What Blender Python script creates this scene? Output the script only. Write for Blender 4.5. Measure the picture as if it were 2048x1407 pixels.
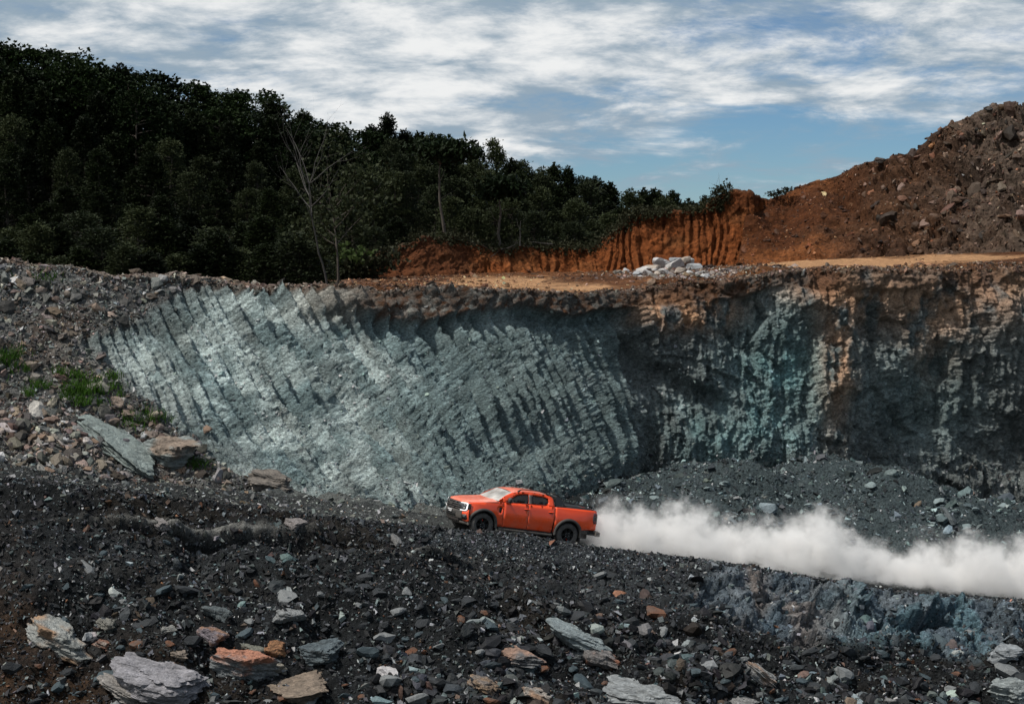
import bpy, bmesh, math, random
import numpy as np
from mathutils import Vector, Matrix, Euler
from mathutils.geometry import delaunay_2d_cdt

for o in list(bpy.data.objects):
    bpy.data.objects.remove(o)
SC = bpy.context.scene
COL = SC.collection
R = math.radians

# ------------------------------------------------------------------ camera
# The camera stands on the far side of the pit, about 12 m above the haul road.
F_PX, CX, CY, HORIZON = 3982.0, 1024.0, 703.5, 430.0
CAM = np.array([0.0, 0.0, 12.0])
PITCH = math.atan((CY - HORIZON) / F_PX)
cam_d = bpy.data.cameras.new('camera')
cam_d.sensor_width = 36.0
cam_d.lens = 36.0 * F_PX / 2048.0
cam_d.clip_start = 1.0
cam_d.clip_end = 3000.0
cam = bpy.data.objects.new('camera', cam_d)
cam.location = CAM
cam.rotation_euler = (R(90) - PITCH, 0, 0)
COL.objects.link(cam)
SC.camera = cam

# ------------------------------------------------------------------ world and sun
SUN_AZ, SUN_EL = R(-114), R(59)          # azimuth measured from +Y (view direction), negative = left
sun_dir = Vector((math.sin(SUN_AZ) * math.cos(SUN_EL), math.cos(SUN_AZ) * math.cos(SUN_EL), math.sin(SUN_EL)))
world = bpy.data.worlds.new('World')
SC.world = world
world.use_nodes = True
wt = world.node_tree
wt.nodes.clear()
def wn(t, **k):
    n = wt.nodes.new(t)
    for a, b in k.items():
        setattr(n, a, b)
    return n
def wl(a, b):
    wt.links.new(a, b)
def wmath(op, a, b=None, c=None):
    n = wn('ShaderNodeMath', operation=op)
    for i, v in enumerate((a, b, c)):
        if v is None:
            continue
        if isinstance(v, (int, float)):
            n.inputs[i].default_value = v
        else:
            wl(v, n.inputs[i])
    return n.outputs[0]
sky = wn('ShaderNodeTexSky', sky_type='NISHITA')
sky.sun_disc = False
sky.sun_elevation = SUN_EL
sky.sun_rotation = SUN_AZ
sky.altitude = 1200
sky.air_density = 0.8
sky.dust_density = 0.0
sky.ozone_density = 4.0
tc = wn('ShaderNodeTexCoord')
sep = wn('ShaderNodeSeparateXYZ')
wl(tc.outputs['Generated'], sep.inputs[0])
zz = wmath('ADD', wmath('MAXIMUM', sep.outputs[2], 0.0), 0.22)
ux = wmath('DIVIDE', sep.outputs[0], zz)
uy = wmath('DIVIDE', sep.outputs[1], zz)
comb = wn('ShaderNodeCombineXYZ')
wl(ux, comb.inputs[0]); wl(uy, comb.inputs[1]); comb.inputs[2].default_value = 7.3
def wnoise(scale, detail, rough, dist, off):
    mp = wn('ShaderNodeMapping')
    mp.inputs['Location'].default_value = off
    wl(comb.outputs[0], mp.inputs[0])
    n = wn('ShaderNodeTexNoise')
    n.inputs['Scale'].default_value = scale
    n.inputs['Detail'].default_value = detail
    n.inputs['Roughness'].default_value = rough
    n.inputs['Distortion'].default_value = dist
    wl(mp.outputs[0], n.inputs['Vector'])
    return n.outputs[0]
def wramp(x, a, b):
    n = wn('ShaderNodeMapRange', interpolation_type='SMOOTHSTEP')
    n.inputs[1].default_value = a; n.inputs[2].default_value = b
    wl(x, n.inputs[0])
    return n.outputs[0]
CLOUD_OFF = (2.2, 8.4, 0.0)
n_big = wnoise(0.9, 2.0, 0.5, 0.2, (CLOUD_OFF[0] + 5, CLOUD_OFF[1], 0))
n_mid = wnoise(3.4, 10.0, 0.63, 0.25, CLOUD_OFF)
n_shade = wnoise(5.6, 8.0, 0.60, 0.2, (CLOUD_OFF[0] - 3, CLOUD_OFF[1] + 2, 1.0))
cov = wmath('ADD', n_mid, wmath('MULTIPLY', wmath('SUBTRACT', n_big, 0.5), 0.5))
cov = wmath('ADD', cov, wmath('MULTIPLY', sep.outputs[0], -0.16))    # more cloud towards the sun's side
cov = wmath('ADD', cov, wmath('MULTIPLY', wramp(sep.outputs[2], 0.0, 0.07), 0.12))
f_cloud = wramp(cov, 0.37, 0.64)
f_shade = wramp(wmath('ADD', wmath('MULTIPLY', n_shade, 0.7), wmath('MULTIPLY', cov, 0.5)), 0.56, 0.80)
ccol = wn('ShaderNodeMix', data_type='RGBA')
ccol.inputs[6].default_value = (3.0, 3.9, 4.75, 1)
ccol.inputs[7].default_value = (8.6, 8.7, 8.7, 1)
wl(f_shade, ccol.inputs[0])
skyg = wn('ShaderNodeMix', data_type='RGBA', blend_type='MULTIPLY')
skyg.inputs[0].default_value = 1.0
skyg.inputs[7].default_value = (0.43, 0.575, 0.70, 1)
wl(sky.outputs[0], skyg.inputs[6])
mixs = wn('ShaderNodeMix', data_type='RGBA')
wl(f_cloud, mixs.inputs[0])
wl(skyg.outputs[2], mixs.inputs[6])
wl(ccol.outputs[2], mixs.inputs[7])
bg = wn('ShaderNodeBackground')
bg.inputs[1].default_value = 0.1
wl(mixs.outputs[2], bg.inputs[0])
wo = wn('ShaderNodeOutputWorld')
wl(bg.outputs[0], wo.inputs[0])

sun_l = bpy.data.lights.new('sun', 'SUN')
sun_l.energy = 4.8
sun_l.angle = R(3)
sun_l.color = (1.0, 0.95, 0.88)
sun = bpy.data.objects.new('sun', sun_l)
sun.rotation_euler = sun_dir.to_track_quat('Z', 'Y').to_euler()
sun.location = (-40, -10, 60)
COL.objects.link(sun)

SC.view_settings.view_transform = 'Standard'
SC.view_settings.look = 'None'
SC.view_settings.exposure = 0.0
SC.view_settings.gamma = 1.0
SC.view_settings.use_curve_mapping = False
SC.render.engine = 'CYCLES'
cy = SC.cycles
cy.max_bounces = 12
cy.diffuse_bounces = 2
cy.glossy_bounces = 3
cy.transmission_bounces = 6
cy.transparent_max_bounces = 12
cy.volume_bounces = 9
cy.volume_step_rate = 0.35
cy.volume_max_steps = 256
cy.use_denoising = True
cy.denoiser = 'OPENIMAGEDENOISE'
cy.use_adaptive_sampling = True
cy.adaptive_threshold = 0.02

# ------------------------------------------------------------------ projection helpers
_cp, _sp = math.cos(PITCH), math.sin(PITCH)
def at(px, py, Y):
    """world point seen at photo pixel (px, py) at world depth Y"""
    px = np.asarray(px, float); py = np.asarray(py, float); Y = np.asarray(Y, float)
    a = (px - CX) / F_PX; b = -(py - CY) / F_PX
    dy = _cp + b * _sp
    dz = -_sp + b * _cp
    t = Y / dy
    return np.stack([a * t + CAM[0], Y + CAM[1] + 0 * t, dz * t + CAM[2]], -1)
def proj(P):
    d = np.asarray(P) - CAM
    fw = d[..., 1] * _cp - d[..., 2] * _sp
    up = d[..., 1] * _sp + d[..., 2] * _cp
    return CX + F_PX * d[..., 0] / fw, CY - F_PX * up / fw, fw

# ------------------------------------------------------------------ numpy noise
def _hash(ix, iy, iz, seed):
    h = (ix.astype(np.uint32) * np.uint32(374761393) + iy.astype(np.uint32) * np.uint32(668265263)
         + iz.astype(np.uint32) * np.uint32(2147483647) + np.uint32((seed * 974634777) & 0xffffffff))
    h = (h ^ (h >> np.uint32(13))) * np.uint32(1274126177)
    h = (h ^ (h >> np.uint32(16))) * np.uint32(2246822519)
    h = h ^ (h >> np.uint32(15))
    return h.astype(np.float32) / np.float32(4294967295.0)
def h1(i, seed=0):
    i = np.asarray(i).astype(np.int64)
    return _hash(i, i * 0 + 17, i * 0 + 5, seed)
def h2(i, j, seed=0):
    return _hash(np.asarray(i).astype(np.int64), np.asarray(j).astype(np.int64), np.zeros_like(np.asarray(i)).astype(np.int64), seed)
def vnoise(x, y, z, seed=0):
    x = np.asarray(x, np.float64); y = np.asarray(y, np.float64) + 0 * x; z = np.asarray(z, np.float64) + 0 * x
    fx, fy, fz = np.floor(x), np.floor(y), np.floor(z)
    ix, iy, iz = fx.astype(np.int64), fy.astype(np.int64), fz.astype(np.int64)
    tx, ty, tz = x - fx, y - fy, z - fz
    sx, sy, sz = [t * t * t * (t * (t * 6 - 15) + 10) for t in (tx, ty, tz)]
    r = 0
    for dx in (0, 1):
        for dy in (0, 1):
            for dz in (0, 1):
                w = (sx if dx else 1 - sx) * (sy if dy else 1 - sy) * (sz if dz else 1 - sz)
                r = r + w * _hash(ix + dx, iy + dy, iz + dz, seed)
    return r * 2 - 1
def fbm(x, y, z=0.0, oct=4, gain=0.5, lac=2.03, seed=0):
    s = 0; a = 1.0; n = 0.0
    for k in range(oct):
        s = s + a * vnoise(x, y, z, seed + k * 7)
        n += a; a *= gain
        x = np.asarray(x) * lac + 3.7; y = np.asarray(y) * lac + 1.9; z = np.asarray(z) * lac + 5.3
    return s / n
def ridged(x, y, z=0.0, oct=4, seed=0):
    s = 0; a = 1.0; n = 0.0
    for k in range(oct):
        s = s + a * (1 - np.abs(vnoise(x, y, z, seed + k * 7)) * 1.6)
        n += a; a *= 0.5
        x = np.asarray(x) * 2.07 + 3.7; y = np.asarray(y) * 2.07 + 1.9; z = np.asarray(z) * 2.07
    return s / n
def worley(x, y, seed=0):
    """F1, F2 and the id of the nearest cell, 2-D"""
    x = np.asarray(x, float); y = np.asarray(y, float)
    fx, fy = np.floor(x).astype(np.int64), np.floor(y).astype(np.int64)
    f1 = np.full(x.shape, 9.0); f2 = np.full(x.shape, 9.0); cid = np.zeros(x.shape)
    for dx in (-1, 0, 1):
        for dy in (-1, 0, 1):
            gx, gy = fx + dx, fy + dy
            a = gx + h2(gx, gy, seed) - x; b = gy + h2(gx, gy, seed + 1) - y
            d = np.sqrt(a * a + b * b)
            idv = h2(gx, gy, seed + 2)
            near = d < f1
            f2 = np.where(near, f1, np.minimum(f2, d))
            cid = np.where(near, idv, cid)
            f1 = np.where(near, d, f1)
    return f1, f2, cid
def facets(x, y, seed, step=0.5, tilt=1.0):
    """broken rock: every cell is a tilted plane at its own level"""
    x = np.asarray(x, float); y = np.asarray(y, float)
    fx, fy = np.floor(x).astype(np.int64), np.floor(y).astype(np.int64)
    best = np.full(x.shape, 9.0); out = np.zeros(x.shape)
    for dx in (-1, 0, 1):
        for dy in (-1, 0, 1):
            gx, gy = fx + dx, fy + dy
            a = x - gx - h2(gx, gy, seed); b = y - gy - h2(gx, gy, seed + 1)
            d = a * a + b * b
            val = step * (h2(gx, gy, seed + 2) - 0.5) + tilt * ((h2(gx, gy, seed + 3) - 0.5) * a + (h2(gx, gy, seed + 4) - 0.5) * b)
            near = d < best
            out = np.where(near, val, out); best = np.where(near, d, best)
    return out
def rim_wave(x):
    return 0.30 * fbm(x * 0.30, 1.7, 0, 3, seed=801) + 0.16 * fbm(x * 1.4, 4.2, 0, 3, seed=802)
def sstep(a, b, x):
    t = np.clip((x - a) / (b - a), 0, 1)
    return t * t * (3 - 2 * t)
def blob(px, py, cx, cy, rx, ry):
    return np.exp(-((px - cx) / rx) ** 2 - ((py - cy) / ry) ** 2)
def lerp3(c, col, w):
    return c * (1 - w[..., None]) + np.asarray(col, float) * w[..., None]

# ------------------------------------------------------------------ object helpers
def tag(o, label=None, cat=None, group=None, kind=None):
    if label: o['label'] = label
    if cat: o['category'] = cat
    if group: o['group'] = group
    if kind: o['kind'] = kind
    return o
def link(name, data, parent=None):
    o = bpy.data.objects.new(name, data)
    COL.objects.link(o)
    if parent is not None:
        o.parent = parent
    return o
def empty(name, loc=(0, 0, 0), rz=0.0):
    o = bpy.data.objects.new(name, None)
    o.location = loc
    o.rotation_euler = (0, 0, rz)
    o.empty_display_size = 0.3
    COL.objects.link(o)
    return o
def copy_tree(o, parent=None):
    c = o.copy()
    COL.objects.link(c)
    c.parent = parent
    for ch in o.children:
        copy_tree(ch, c)
    return c
def mesh_np(name, V, Fc, col=None, smooth=False, mat=None):
    """V (n,3), Fc (m,k) with constant k, col (n,3)"""
    V = np.ascontiguousarray(V, np.float32); Fc = np.ascontiguousarray(Fc, np.int32)
    me = bpy.data.meshes.new(name)
    n, (m, k) = len(V), Fc.shape
    me.vertices.add(n); me.vertices.foreach_set('co', V.ravel())
    me.loops.add(m * k); me.loops.foreach_set('vertex_index', Fc.ravel())
    me.polygons.add(m); me.polygons.foreach_set('loop_start', np.arange(0, m * k, k, dtype=np.int32))
    me.polygons.foreach_set('use_smooth', np.full(m, bool(smooth)))
    me.update(calc_edges=True)
    if col is not None:
        a = me.color_attributes.new('Col', 'FLOAT_COLOR', 'POINT')
        c4 = np.ones((n, 4), np.float32); c4[:, :3] = np.clip(col, 0, 1)
        a.data.foreach_set('color', c4.ravel())
    me.validate()
    if mat: me.materials.append(mat)
    return me

# ------------------------------------------------------------------ materials
def new_mat(name):
    m = bpy.data.materials.new(name)
    m.use_nodes = True
    nt = m.node_tree
    return m, nt, nt.nodes['Principled BSDF']
def set_in(b, **k):
    for a, v in k.items():
        b.inputs[a.replace('_', ' ')].default_value = v
def mat_plain(name, col, rough=0.5, metal=0.0, var=0.0, vscale=8.0, spec=0.5, dirt=None, bump=0.0, coat=0.0):
    m, nt, b = new_mat(name)
    set_in(b, Roughness=rough, Metallic=metal)
    b.inputs['Specular IOR Level'].default_value = spec
    b.inputs['Coat Weight'].default_value = coat
    b.inputs['Coat Roughness'].default_value = 0.08
    b.inputs['Base Color'].default_value = (*col, 1)
    if var or dirt or bump:
        t = nt.nodes.new('ShaderNodeTexCoord')
        n = nt.nodes.new('ShaderNodeTexNoise')
        n.inputs['Scale'].default_value = vscale; n.inputs['Detail'].default_value = 6
        nt.links.new(t.outputs['Object'], n.inputs['Vector'])
        mx = nt.nodes.new('ShaderNodeMix'); mx.data_type = 'RGBA'
        mx.inputs[6].default_value = (*[c * (1 - var) for c in col], 1)
        mx.inputs[7].default_value = (*[min(1, c * (1 + var)) for c in col], 1)
        nt.links.new(n.outputs[0], mx.inputs[0])
        out = mx.outputs[2]
        if dirt:
            dcol, lo, hi, z0, z1 = dirt               # settled dust, heavier low down on the body
            sp = nt.nodes.new('ShaderNodeSeparateXYZ'); nt.links.new(t.outputs['Object'], sp.inputs[0])
            mr = nt.nodes.new('ShaderNodeMapRange'); mr.inputs[1].default_value = z0; mr.inputs[2].default_value = z1
            mr.inputs[3].default_value = hi; mr.inputs[4].default_value = lo
            nt.links.new(sp.outputs[2], mr.inputs[0])
            n2 = nt.nodes.new('ShaderNodeTexNoise'); n2.inputs['Scale'].default_value = 3.5; n2.inputs['Detail'].default_value = 8
            n2.inputs['Roughness'].default_value = 0.7
            nt.links.new(t.outputs['Object'], n2.inputs['Vector'])
            ml = nt.nodes.new('ShaderNodeMath'); ml.operation = 'MULTIPLY'; ml.use_clamp = True
            mr2 = nt.nodes.new('ShaderNodeMapRange'); mr2.inputs[1].default_value = 0.35; mr2.inputs[2].default_value = 0.65
            mr2.inputs[3].default_value = 0.25; mr2.inputs[4].default_value = 1.6
            nt.links.new(n2.outputs[0], mr2.inputs[0])
            nt.links.new(mr.outputs[0], ml.inputs[0]); nt.links.new(mr2.outputs[0], ml.inputs[1])
            m2 = nt.nodes.new('ShaderNodeMix'); m2.data_type = 'RGBA'
            nt.links.new(ml.outputs[0], m2.inputs[0]); nt.links.new(out, m2.inputs[6])
            m2.inputs[7].default_value = (*dcol, 1)
            out = m2.outputs[2]
            rr = nt.nodes.new('ShaderNodeMapRange'); rr.inputs[3].default_value = rough; rr.inputs[4].default_value = 0.85
            nt.links.new(ml.outputs[0], rr.inputs[0]); nt.links.new(rr.outputs[0], b.inputs['Roughness'])
        nt.links.new(out, b.inputs['Base Color'])
        if bump:
            bp = nt.nodes.new('ShaderNodeBump'); bp.inputs['Strength'].default_value = bump; bp.inputs['Distance'].default_value = 0.02
            nt.links.new(n.outputs[0], bp.inputs['Height']); nt.links.new(bp.outputs[0], b.inputs['Normal'])
    return m
def mat_vcol(name, rough=0.8, spec=0.35, nscale=6.0, lo=0.55, hi=1.5, bumps=((9.0, 0.10), (32.0, 0.04)), strength=1.0, attr='Col', tint=None, rand=0.0, stretch=(1, 1, 1)):
    """rock and soil: vertex colour broken up by mineral noise, fine relief by bump"""
    m, nt, b = new_mat(name)
    b.inputs['Specular IOR Level'].default_value = spec
    b.inputs['Roughness'].default_value = rough
    N, L = nt.nodes.new, nt.links.new
    t = N('ShaderNodeTexCoord')
    mp = N('ShaderNodeMapping'); mp.inputs['Scale'].default_value = stretch
    L(t.outputs['Object'], mp.inputs[0])
    n = N('ShaderNodeTexNoise'); n.inputs['Scale'].default_value = nscale; n.inputs['Detail'].default_value = 9; n.inputs['Roughness'].default_value = 0.72
    L(mp.outputs[0], n.inputs['Vector'])
    mr = N('ShaderNodeMapRange'); mr.inputs[1].default_value = 0.32; mr.inputs[2].default_value = 0.70
    mr.inputs[3].default_value = lo; mr.inputs[4].default_value = hi
    L(n.outputs[0], mr.inputs[0])
    if attr:
        a = N('ShaderNodeAttribute'); a.attribute_name = attr
        src = a.outputs['Color']
    else:
        rgb = N('ShaderNodeRGB'); rgb.outputs[0].default_value = (*tint, 1)
        src = rgb.outputs[0]
    vm = N('ShaderNodeVectorMath'); vm.operation = 'SCALE'
    L(src, vm.inputs[0]); L(mr.outputs[0], vm.inputs['Scale'])
    out = vm.outputs[0]
    if rand:
        oi = N('ShaderNodeObjectInfo')
        m2 = N('ShaderNodeMapRange'); m2.inputs[3].default_value = 1 - rand; m2.inputs[4].default_value = 1 + rand
        L(oi.outputs['Random'], m2.inputs[0])
        v2 = N('ShaderNodeVectorMath'); v2.operation = 'SCALE'
        L(out, v2.inputs[0]); L(m2.outputs[0], v2.inputs['Scale'])
        out = v2.outputs[0]
    L(out, b.inputs['Base Color'])
    prev = None
    for sc, d in bumps:
        nb = N('ShaderNodeTexNoise'); nb.inputs['Scale'].default_value = sc; nb.inputs['Detail'].default_value = 4; nb.inputs['Roughness'].default_value = 0.6
        L(mp.outputs[0], nb.inputs['Vector'])
        bp = N('ShaderNodeBump'); bp.inputs['Strength'].default_value = strength; bp.inputs['Distance'].default_value = d
        L(nb.outputs[0], bp.inputs['Height'])
        if prev: L(prev, bp.inputs['Normal'])
        prev = bp.outputs[0]
    if prev: L(prev, b.inputs['Normal'])
    return m
def mat_leaf(name, col, var=0.45, trans=0.25, rough=0.6):
    m, nt, b = new_mat(name)
    N, L = nt.nodes.new, nt.links.new
    oi = N('ShaderNodeObjectInfo')
    t = N('ShaderNodeTexCoord')
    n = N('ShaderNodeTexNoise'); n.inputs['Scale'].default_value = 1.7; n.inputs['Detail'].default_value = 3
    L(t.outputs['Object'], n.inputs['Vector'])
    ad = N('ShaderNodeMath'); ad.operation = 'ADD'
    L(oi.outputs['Random'], ad.inputs[0]); L(n.outputs[0], ad.inputs[1])
    mr = N('ShaderNodeMapRange'); mr.inputs[1].default_value = 0.3; mr.inputs[2].default_value = 1.7
    L(ad.outputs[0], mr.inputs[0])
    mx = N('ShaderNodeMix'); mx.data_type = 'RGBA'
    mx.inputs[6].default_value = (*[c * (1 - var) for c in col], 1)
    mx.inputs[7].default_value = (col[0] * (1 + var) * 1.15, col[1] * (1 + var), col[2] * (1 + var) * 0.8, 1)
    L(mr.outputs[0], mx.inputs[0]); L(mx.outputs[2], b.inputs['Base Color'])
    b.inputs['Roughness'].default_value = rough
    b.inputs['Specular IOR Level'].default_value = 0.08
    tr = N('ShaderNodeBsdfTranslucent'); L(mx.outputs[2], tr.inputs[0])
    ms = N('ShaderNodeMixShader'); ms.inputs[0].default_value = trans
    L(b.outputs[0], ms.inputs[1]); L(tr.outputs[0], ms.inputs[2])
    L(ms.outputs[0], nt.nodes['Material Output'].inputs[0])
    return m

# ================================================================== THE PIT: truck line first, the road follows it
RW = at(1131.5, 1068, 72.0)                       # near rear wheel centre
_fy = 71.0
for _ in range(30):                               # front wheel centre at wheelbase distance
    FW = at(962, 1048, _fy)
    e = np.linalg.norm(FW - RW) - 3.27
    _fy += e * 0.8
FW = at(962, 1048, _fy)
TYRE_R = 0.405
t_fwd = (FW - RW) / np.linalg.norm(FW - RW)
t_hor = np.array([t_fwd[0], t_fwd[1], 0]); t_hor /= np.linalg.norm(t_hor)
t_left = np.array([-t_fwd[1], t_fwd[0], 0]); t_left /= np.linalg.norm(t_left)   # +left of the truck
if t_left[1] > 0: t_left = -t_left                # the left flank faces the camera
t_up = np.cross(t_fwd, t_left)
if t_up[2] < 0: t_up = -t_up
RB = RW - t_up * TYRE_R                           # wheel contact
SLOPE = t_fwd[2] / math.hypot(t_fwd[0], t_fwd[1])
def road_point(px, back):
    """point on the road surface in image column px, `back` metres behind the near wheel track (along +Y)"""
    k = (np.asarray(px, float) - CX) / F_PX / _cp
    for _ in range(4):
        # line: P = RB + s*t_hor ; Y = RB.y + s*t_hor.y + back ; X = RB.x + s*t_hor.x
        s = (k * (RB[1] + back) - RB[0]) / (t_hor[0] - k * t_hor[1])
        X = RB[0] + s * t_hor[0]; Y = RB[1] + s * t_hor[1] + back; Z = RB[2] + s * SLOPE
        b = np.sqrt((Y * _cp - (Z - 12) * _sp) / Y)   # small pitch correction
        k = (np.asarray(px, float) - CX) / F_PX * (Y * _cp - (Z - 12) * _sp) / Y
    return np.stack([X, Y, Z], -1)

def smooth_axis(P, w, axis):
    if w < 1: return P
    k = np.exp(-np.linspace(-2, 2, 2 * w + 1) ** 2); k /= k.sum()
    P = np.moveaxis(P, axis, 0)
    pad = np.concatenate([np.repeat(P[:1], w, 0) + (np.arange(-w, 0).reshape(-1, *[1] * (P.ndim - 1))) * (P[1:2] - P[:1]), P,
                          np.repeat(P[-1:], w, 0) + (np.arange(1, w + 1).reshape(-1, *[1] * (P.ndim - 1))) * (P[-1:] - P[-2:-1])], 0)
    out = sum(k[i] * pad[i:i + len(P)] for i in range(2 * w + 1))
    return np.moveaxis(out, 0, axis)
def loft(rows, nu, vres, su=6, sv=3):
    """rows: list of (m,3) polylines with equal m; resampled to nu columns; vres = cells between successive rows"""
    rows = [np.asarray(r, float) for r in rows]
    m = rows[0].shape[0]
    t = np.linspace(0, m - 1, nu)
    rr = []
    for r in rows:
        rr.append(np.stack([np.interp(t, np.arange(m), r[:, i]) for i in range(3)], -1))
    out = []
    for a, b, n in zip(rr[:-1], rr[1:], vres):
        for j in range(n):
            out.append(a + (b - a) * (j / n))
    out.append(rr[-1])
    P = np.stack(out, 0)                      # (nv, nu, 3)
    P = smooth_axis(P, su, 1)
    P = smooth_axis(P, sv, 0)
    return P
def normals(P):
    du = np.gradient(P, axis=1); dv = np.gradient(P, axis=0)
    n = np.cross(du, dv)
    n /= np.linalg.norm(n, axis=-1, keepdims=True) + 1e-9
    flip = (n * (CAM - P)).sum(-1).mean() < 0
    return -n if flip else n
def arcs(P):
    """metres along u (at mid height) and along v for each vertex"""
    s = np.concatenate([[0], np.cumsum(np.linalg.norm(np.diff(P[P.shape[0] // 2], axis=0), axis=-1))])
    h = np.concatenate([np.zeros((1, P.shape[1])), np.cumsum(np.linalg.norm(np.diff(P, axis=0), axis=-1), 0)], 0)
    return np.broadcast_to(s, P.shape[:2]), h
def grid_faces(nv, nu):
    i = np.arange(nv * nu).reshape(nv, nu)
    return np.stack([i[:-1, :-1], i[:-1, 1:], i[1:, 1:], i[1:, :-1]], -1).reshape(-1, 4)
SHEETS = {}
def add_sheet(name, P, col, mat, smooth=True, **k):
    me = mesh_np(name, P.reshape(-1, 3), grid_faces(*P.shape[:2]), col.reshape(-1, 3), smooth, mat)
    o = link(name, me)
    tag(o, **k)
    px, py, d = proj(P)
    SHEETS[name] = dict(P=P, N=normals(P), px=px, py=py, d=d, col=col)
    return o
def ipt(px, table):
    """table rows (px, py, Y) -> world points at the given columns"""
    t = np.asarray(table, float)
    return at(px, np.interp(px, t[:, 0], t[:, 1]), np.interp(px, t[:, 0], t[:, 2]))

M_cliff = mat_vcol('cliff_rock', rough=0.85, spec=0.15, nscale=8.0, lo=0.32, hi=1.75, bumps=((6.0, 0.16), (20.0, 0.07)), stretch=(1, 1, 1.7))
M_rubble_ground = mat_vcol('crushed_slate', rough=0.9, spec=0.10, nscale=9.0, lo=0.3, hi=1.8, bumps=((8.0, 0.14), (24.0, 0.07)))
M_soil = mat_vcol('red_soil', rough=0.95, spec=0.1, nscale=5.0, lo=0.45, hi=1.6, bumps=((5.0, 0.16), (18.0, 0.07)))
M_rubble = mat_vcol('slate_fragment', rough=0.6, spec=0.18, nscale=14.0, lo=0.6, hi=1.5, bumps=((25.0, 0.02),))

DARK = np.array([0.012, 0.0135, 0.0145])
TEAL = np.array([0.150, 0.195, 0.195])
PALE = np.array([0.41, 0.485, 0.475])
BROWN = np.array([0.115, 0.062, 0.036])
RUST = np.array([0.20, 0.085, 0.035])
TAN = np.array([0.33, 0.225, 0.15])
SAND = np.array([0.40, 0.225, 0.115])
ORANGE = np.array([0.150, 0.046, 0.014])

# ------------------------------------------------------------------ pit floor: foreground slope, road, right-hand mound
cols = np.array([-420, -200, 0, 150, 300, 450, 600, 750, 880, 962, 1050, 1150, 1200, 1300, 1400, 1500, 1600, 1700, 1800, 1900, 2000, 2100, 2300, 2500], float)
g_r0 = [(-420, 1640, 51), (1000, 1640, 53), (1400, 1640, 55.5), (2500, 1640, 64)]
g_r1 = [(-420, 1420, 56), (0, 1420, 56.5), (1000, 1420, 58), (1400, 1420, 61), (2048, 1420, 66.5), (2500, 1430, 70)]
g_r2 = [(-420, 1290, 58), (0, 1290, 58.5), (600, 1285, 60.0), (1000, 1290, 61.5), (1400, 1295, 64.8), (2048, 1320, 71.3), (2500, 1340, 75)]
g_r3 = [(-420, 1165, 60.2), (0, 1170, 60.6), (600, 1172, 63.2), (1000, 1180, 65.5), (1400, 1190, 68.2), (1700, 1240, 71.8), (2048, 1262, 74.2), (2500, 1300, 78)]
g_r4 = [(-420, 1040, 62.8), (0, 1042, 63.2), (250, 1064, 64.3), (600, 1086, 66.0), (880, 1100, 67.5), (1000, 1118, 68.2), (1400, 1150, 70.6), (1700, 1192, 73.0), (2048, 1220, 75.2), (2500, 1270, 79)]
g_r5 = [(-420, 900, 63.5), (0, 953, 65.0), (300, 985, 66.6), (450, 1005, 67.4), (600, 1026, 68.2), (800, 1046, 69.0), (880, 1054, 69.3), (962, 1062, 69.8), (1000, 1064, 70.0), (1050, 1067, 70.2), (1100, 1075, 70.5),
        (1150, 1087, 70.8), (1190, 1093, 71.1), (1300, 1106, 71.8), (1400, 1117, 72.4), (1500, 1131, 73.0), (1600, 1149, 73.6), (1700, 1166, 74.3), (1800, 1183, 75.0), (1900, 1191, 75.6), (2048, 1197, 76.4), (2500, 1250, 79.5)]
g_r8 = [(-420, 930, 68), (0, 942, 70.5), (300, 985, 72.8), (600, 1003, 76), (880, 1000, 79.5), (1050, 985, 84), (1150, 975, 86), (1250, 965, 88), (1420, 957, 88.5), (1600, 932, 89), (1750, 926, 89.5),
        (1830, 948, 89.5), (1950, 972, 89.5), (2048, 1000, 89.5), (2500, 1080, 90)]
r6 = road_point(cols, -0.75); r6[:, 2] -= 0.03
r7 = road_point(cols, 3.6); r7[:, 2] -= 0.05
r8 = ipt(cols, g_r8)
r9 = r8 + np.array([0, 7.0, 0]); r9[:, 2] -= np.interp(cols, [1000, 1300, 2500], [0.2, 1.2, 1.6])
rows = [ipt(cols, g) for g in (g_r0, g_r1, g_r2, g_r3, g_r4, g_r5)] + [r6, r7, r8, r9]
P = loft(rows, 680, (10, 34, 40, 40, 40, 14, 34, 60, 12), su=8, sv=4)
N = normals(P); px, py, _ = proj(P); s, h = arcs(P)
vv = np.broadcast_to(np.arange(P.shape[0])[:, None], P.shape[:2])
V_CREST, V_ROAD0, V_ROAD1 = 164, 178, 212
fore = sstep(V_CREST + 4, V_CREST - 16, vv)
road = sstep(V_ROAD0 - 4, V_ROAD0 + 4, vv) * sstep(V_ROAD1 + 8, V_ROAD1 - 4, vv)
mound = sstep(V_ROAD1, V_ROAD1 + 16, vv)
x, y, z = P[..., 0], P[..., 1], P[..., 2]
base = 0.75 * fbm(x * 0.22, y * 0.22, 0, 3, seed=3) + 0.45 * fbm(x * 0.7, y * 0.8, 0, 3, seed=9) + 0.55 * (ridged(x * 0.20 + y * 0.30, y * 0.16 - x * 0.10, 0, 3, seed=12) - 0.5)
lump = 0.12 * fbm(x * 2.2, y * 2.2, 0, 3, seed=15) + 0.06 * ridged(x * 4.5, y * 4.5, 0, 3, seed=21)
pebb = 0.05 * fbm(x * 9, y * 9, 0, 2, seed=29)
crest_keep = np.exp(-((vv - V_CREST) / 12.0) ** 2)
smoothb = np.exp(-((vv - 148) / 20.0) ** 2) * sstep(700, 950, px)
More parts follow.
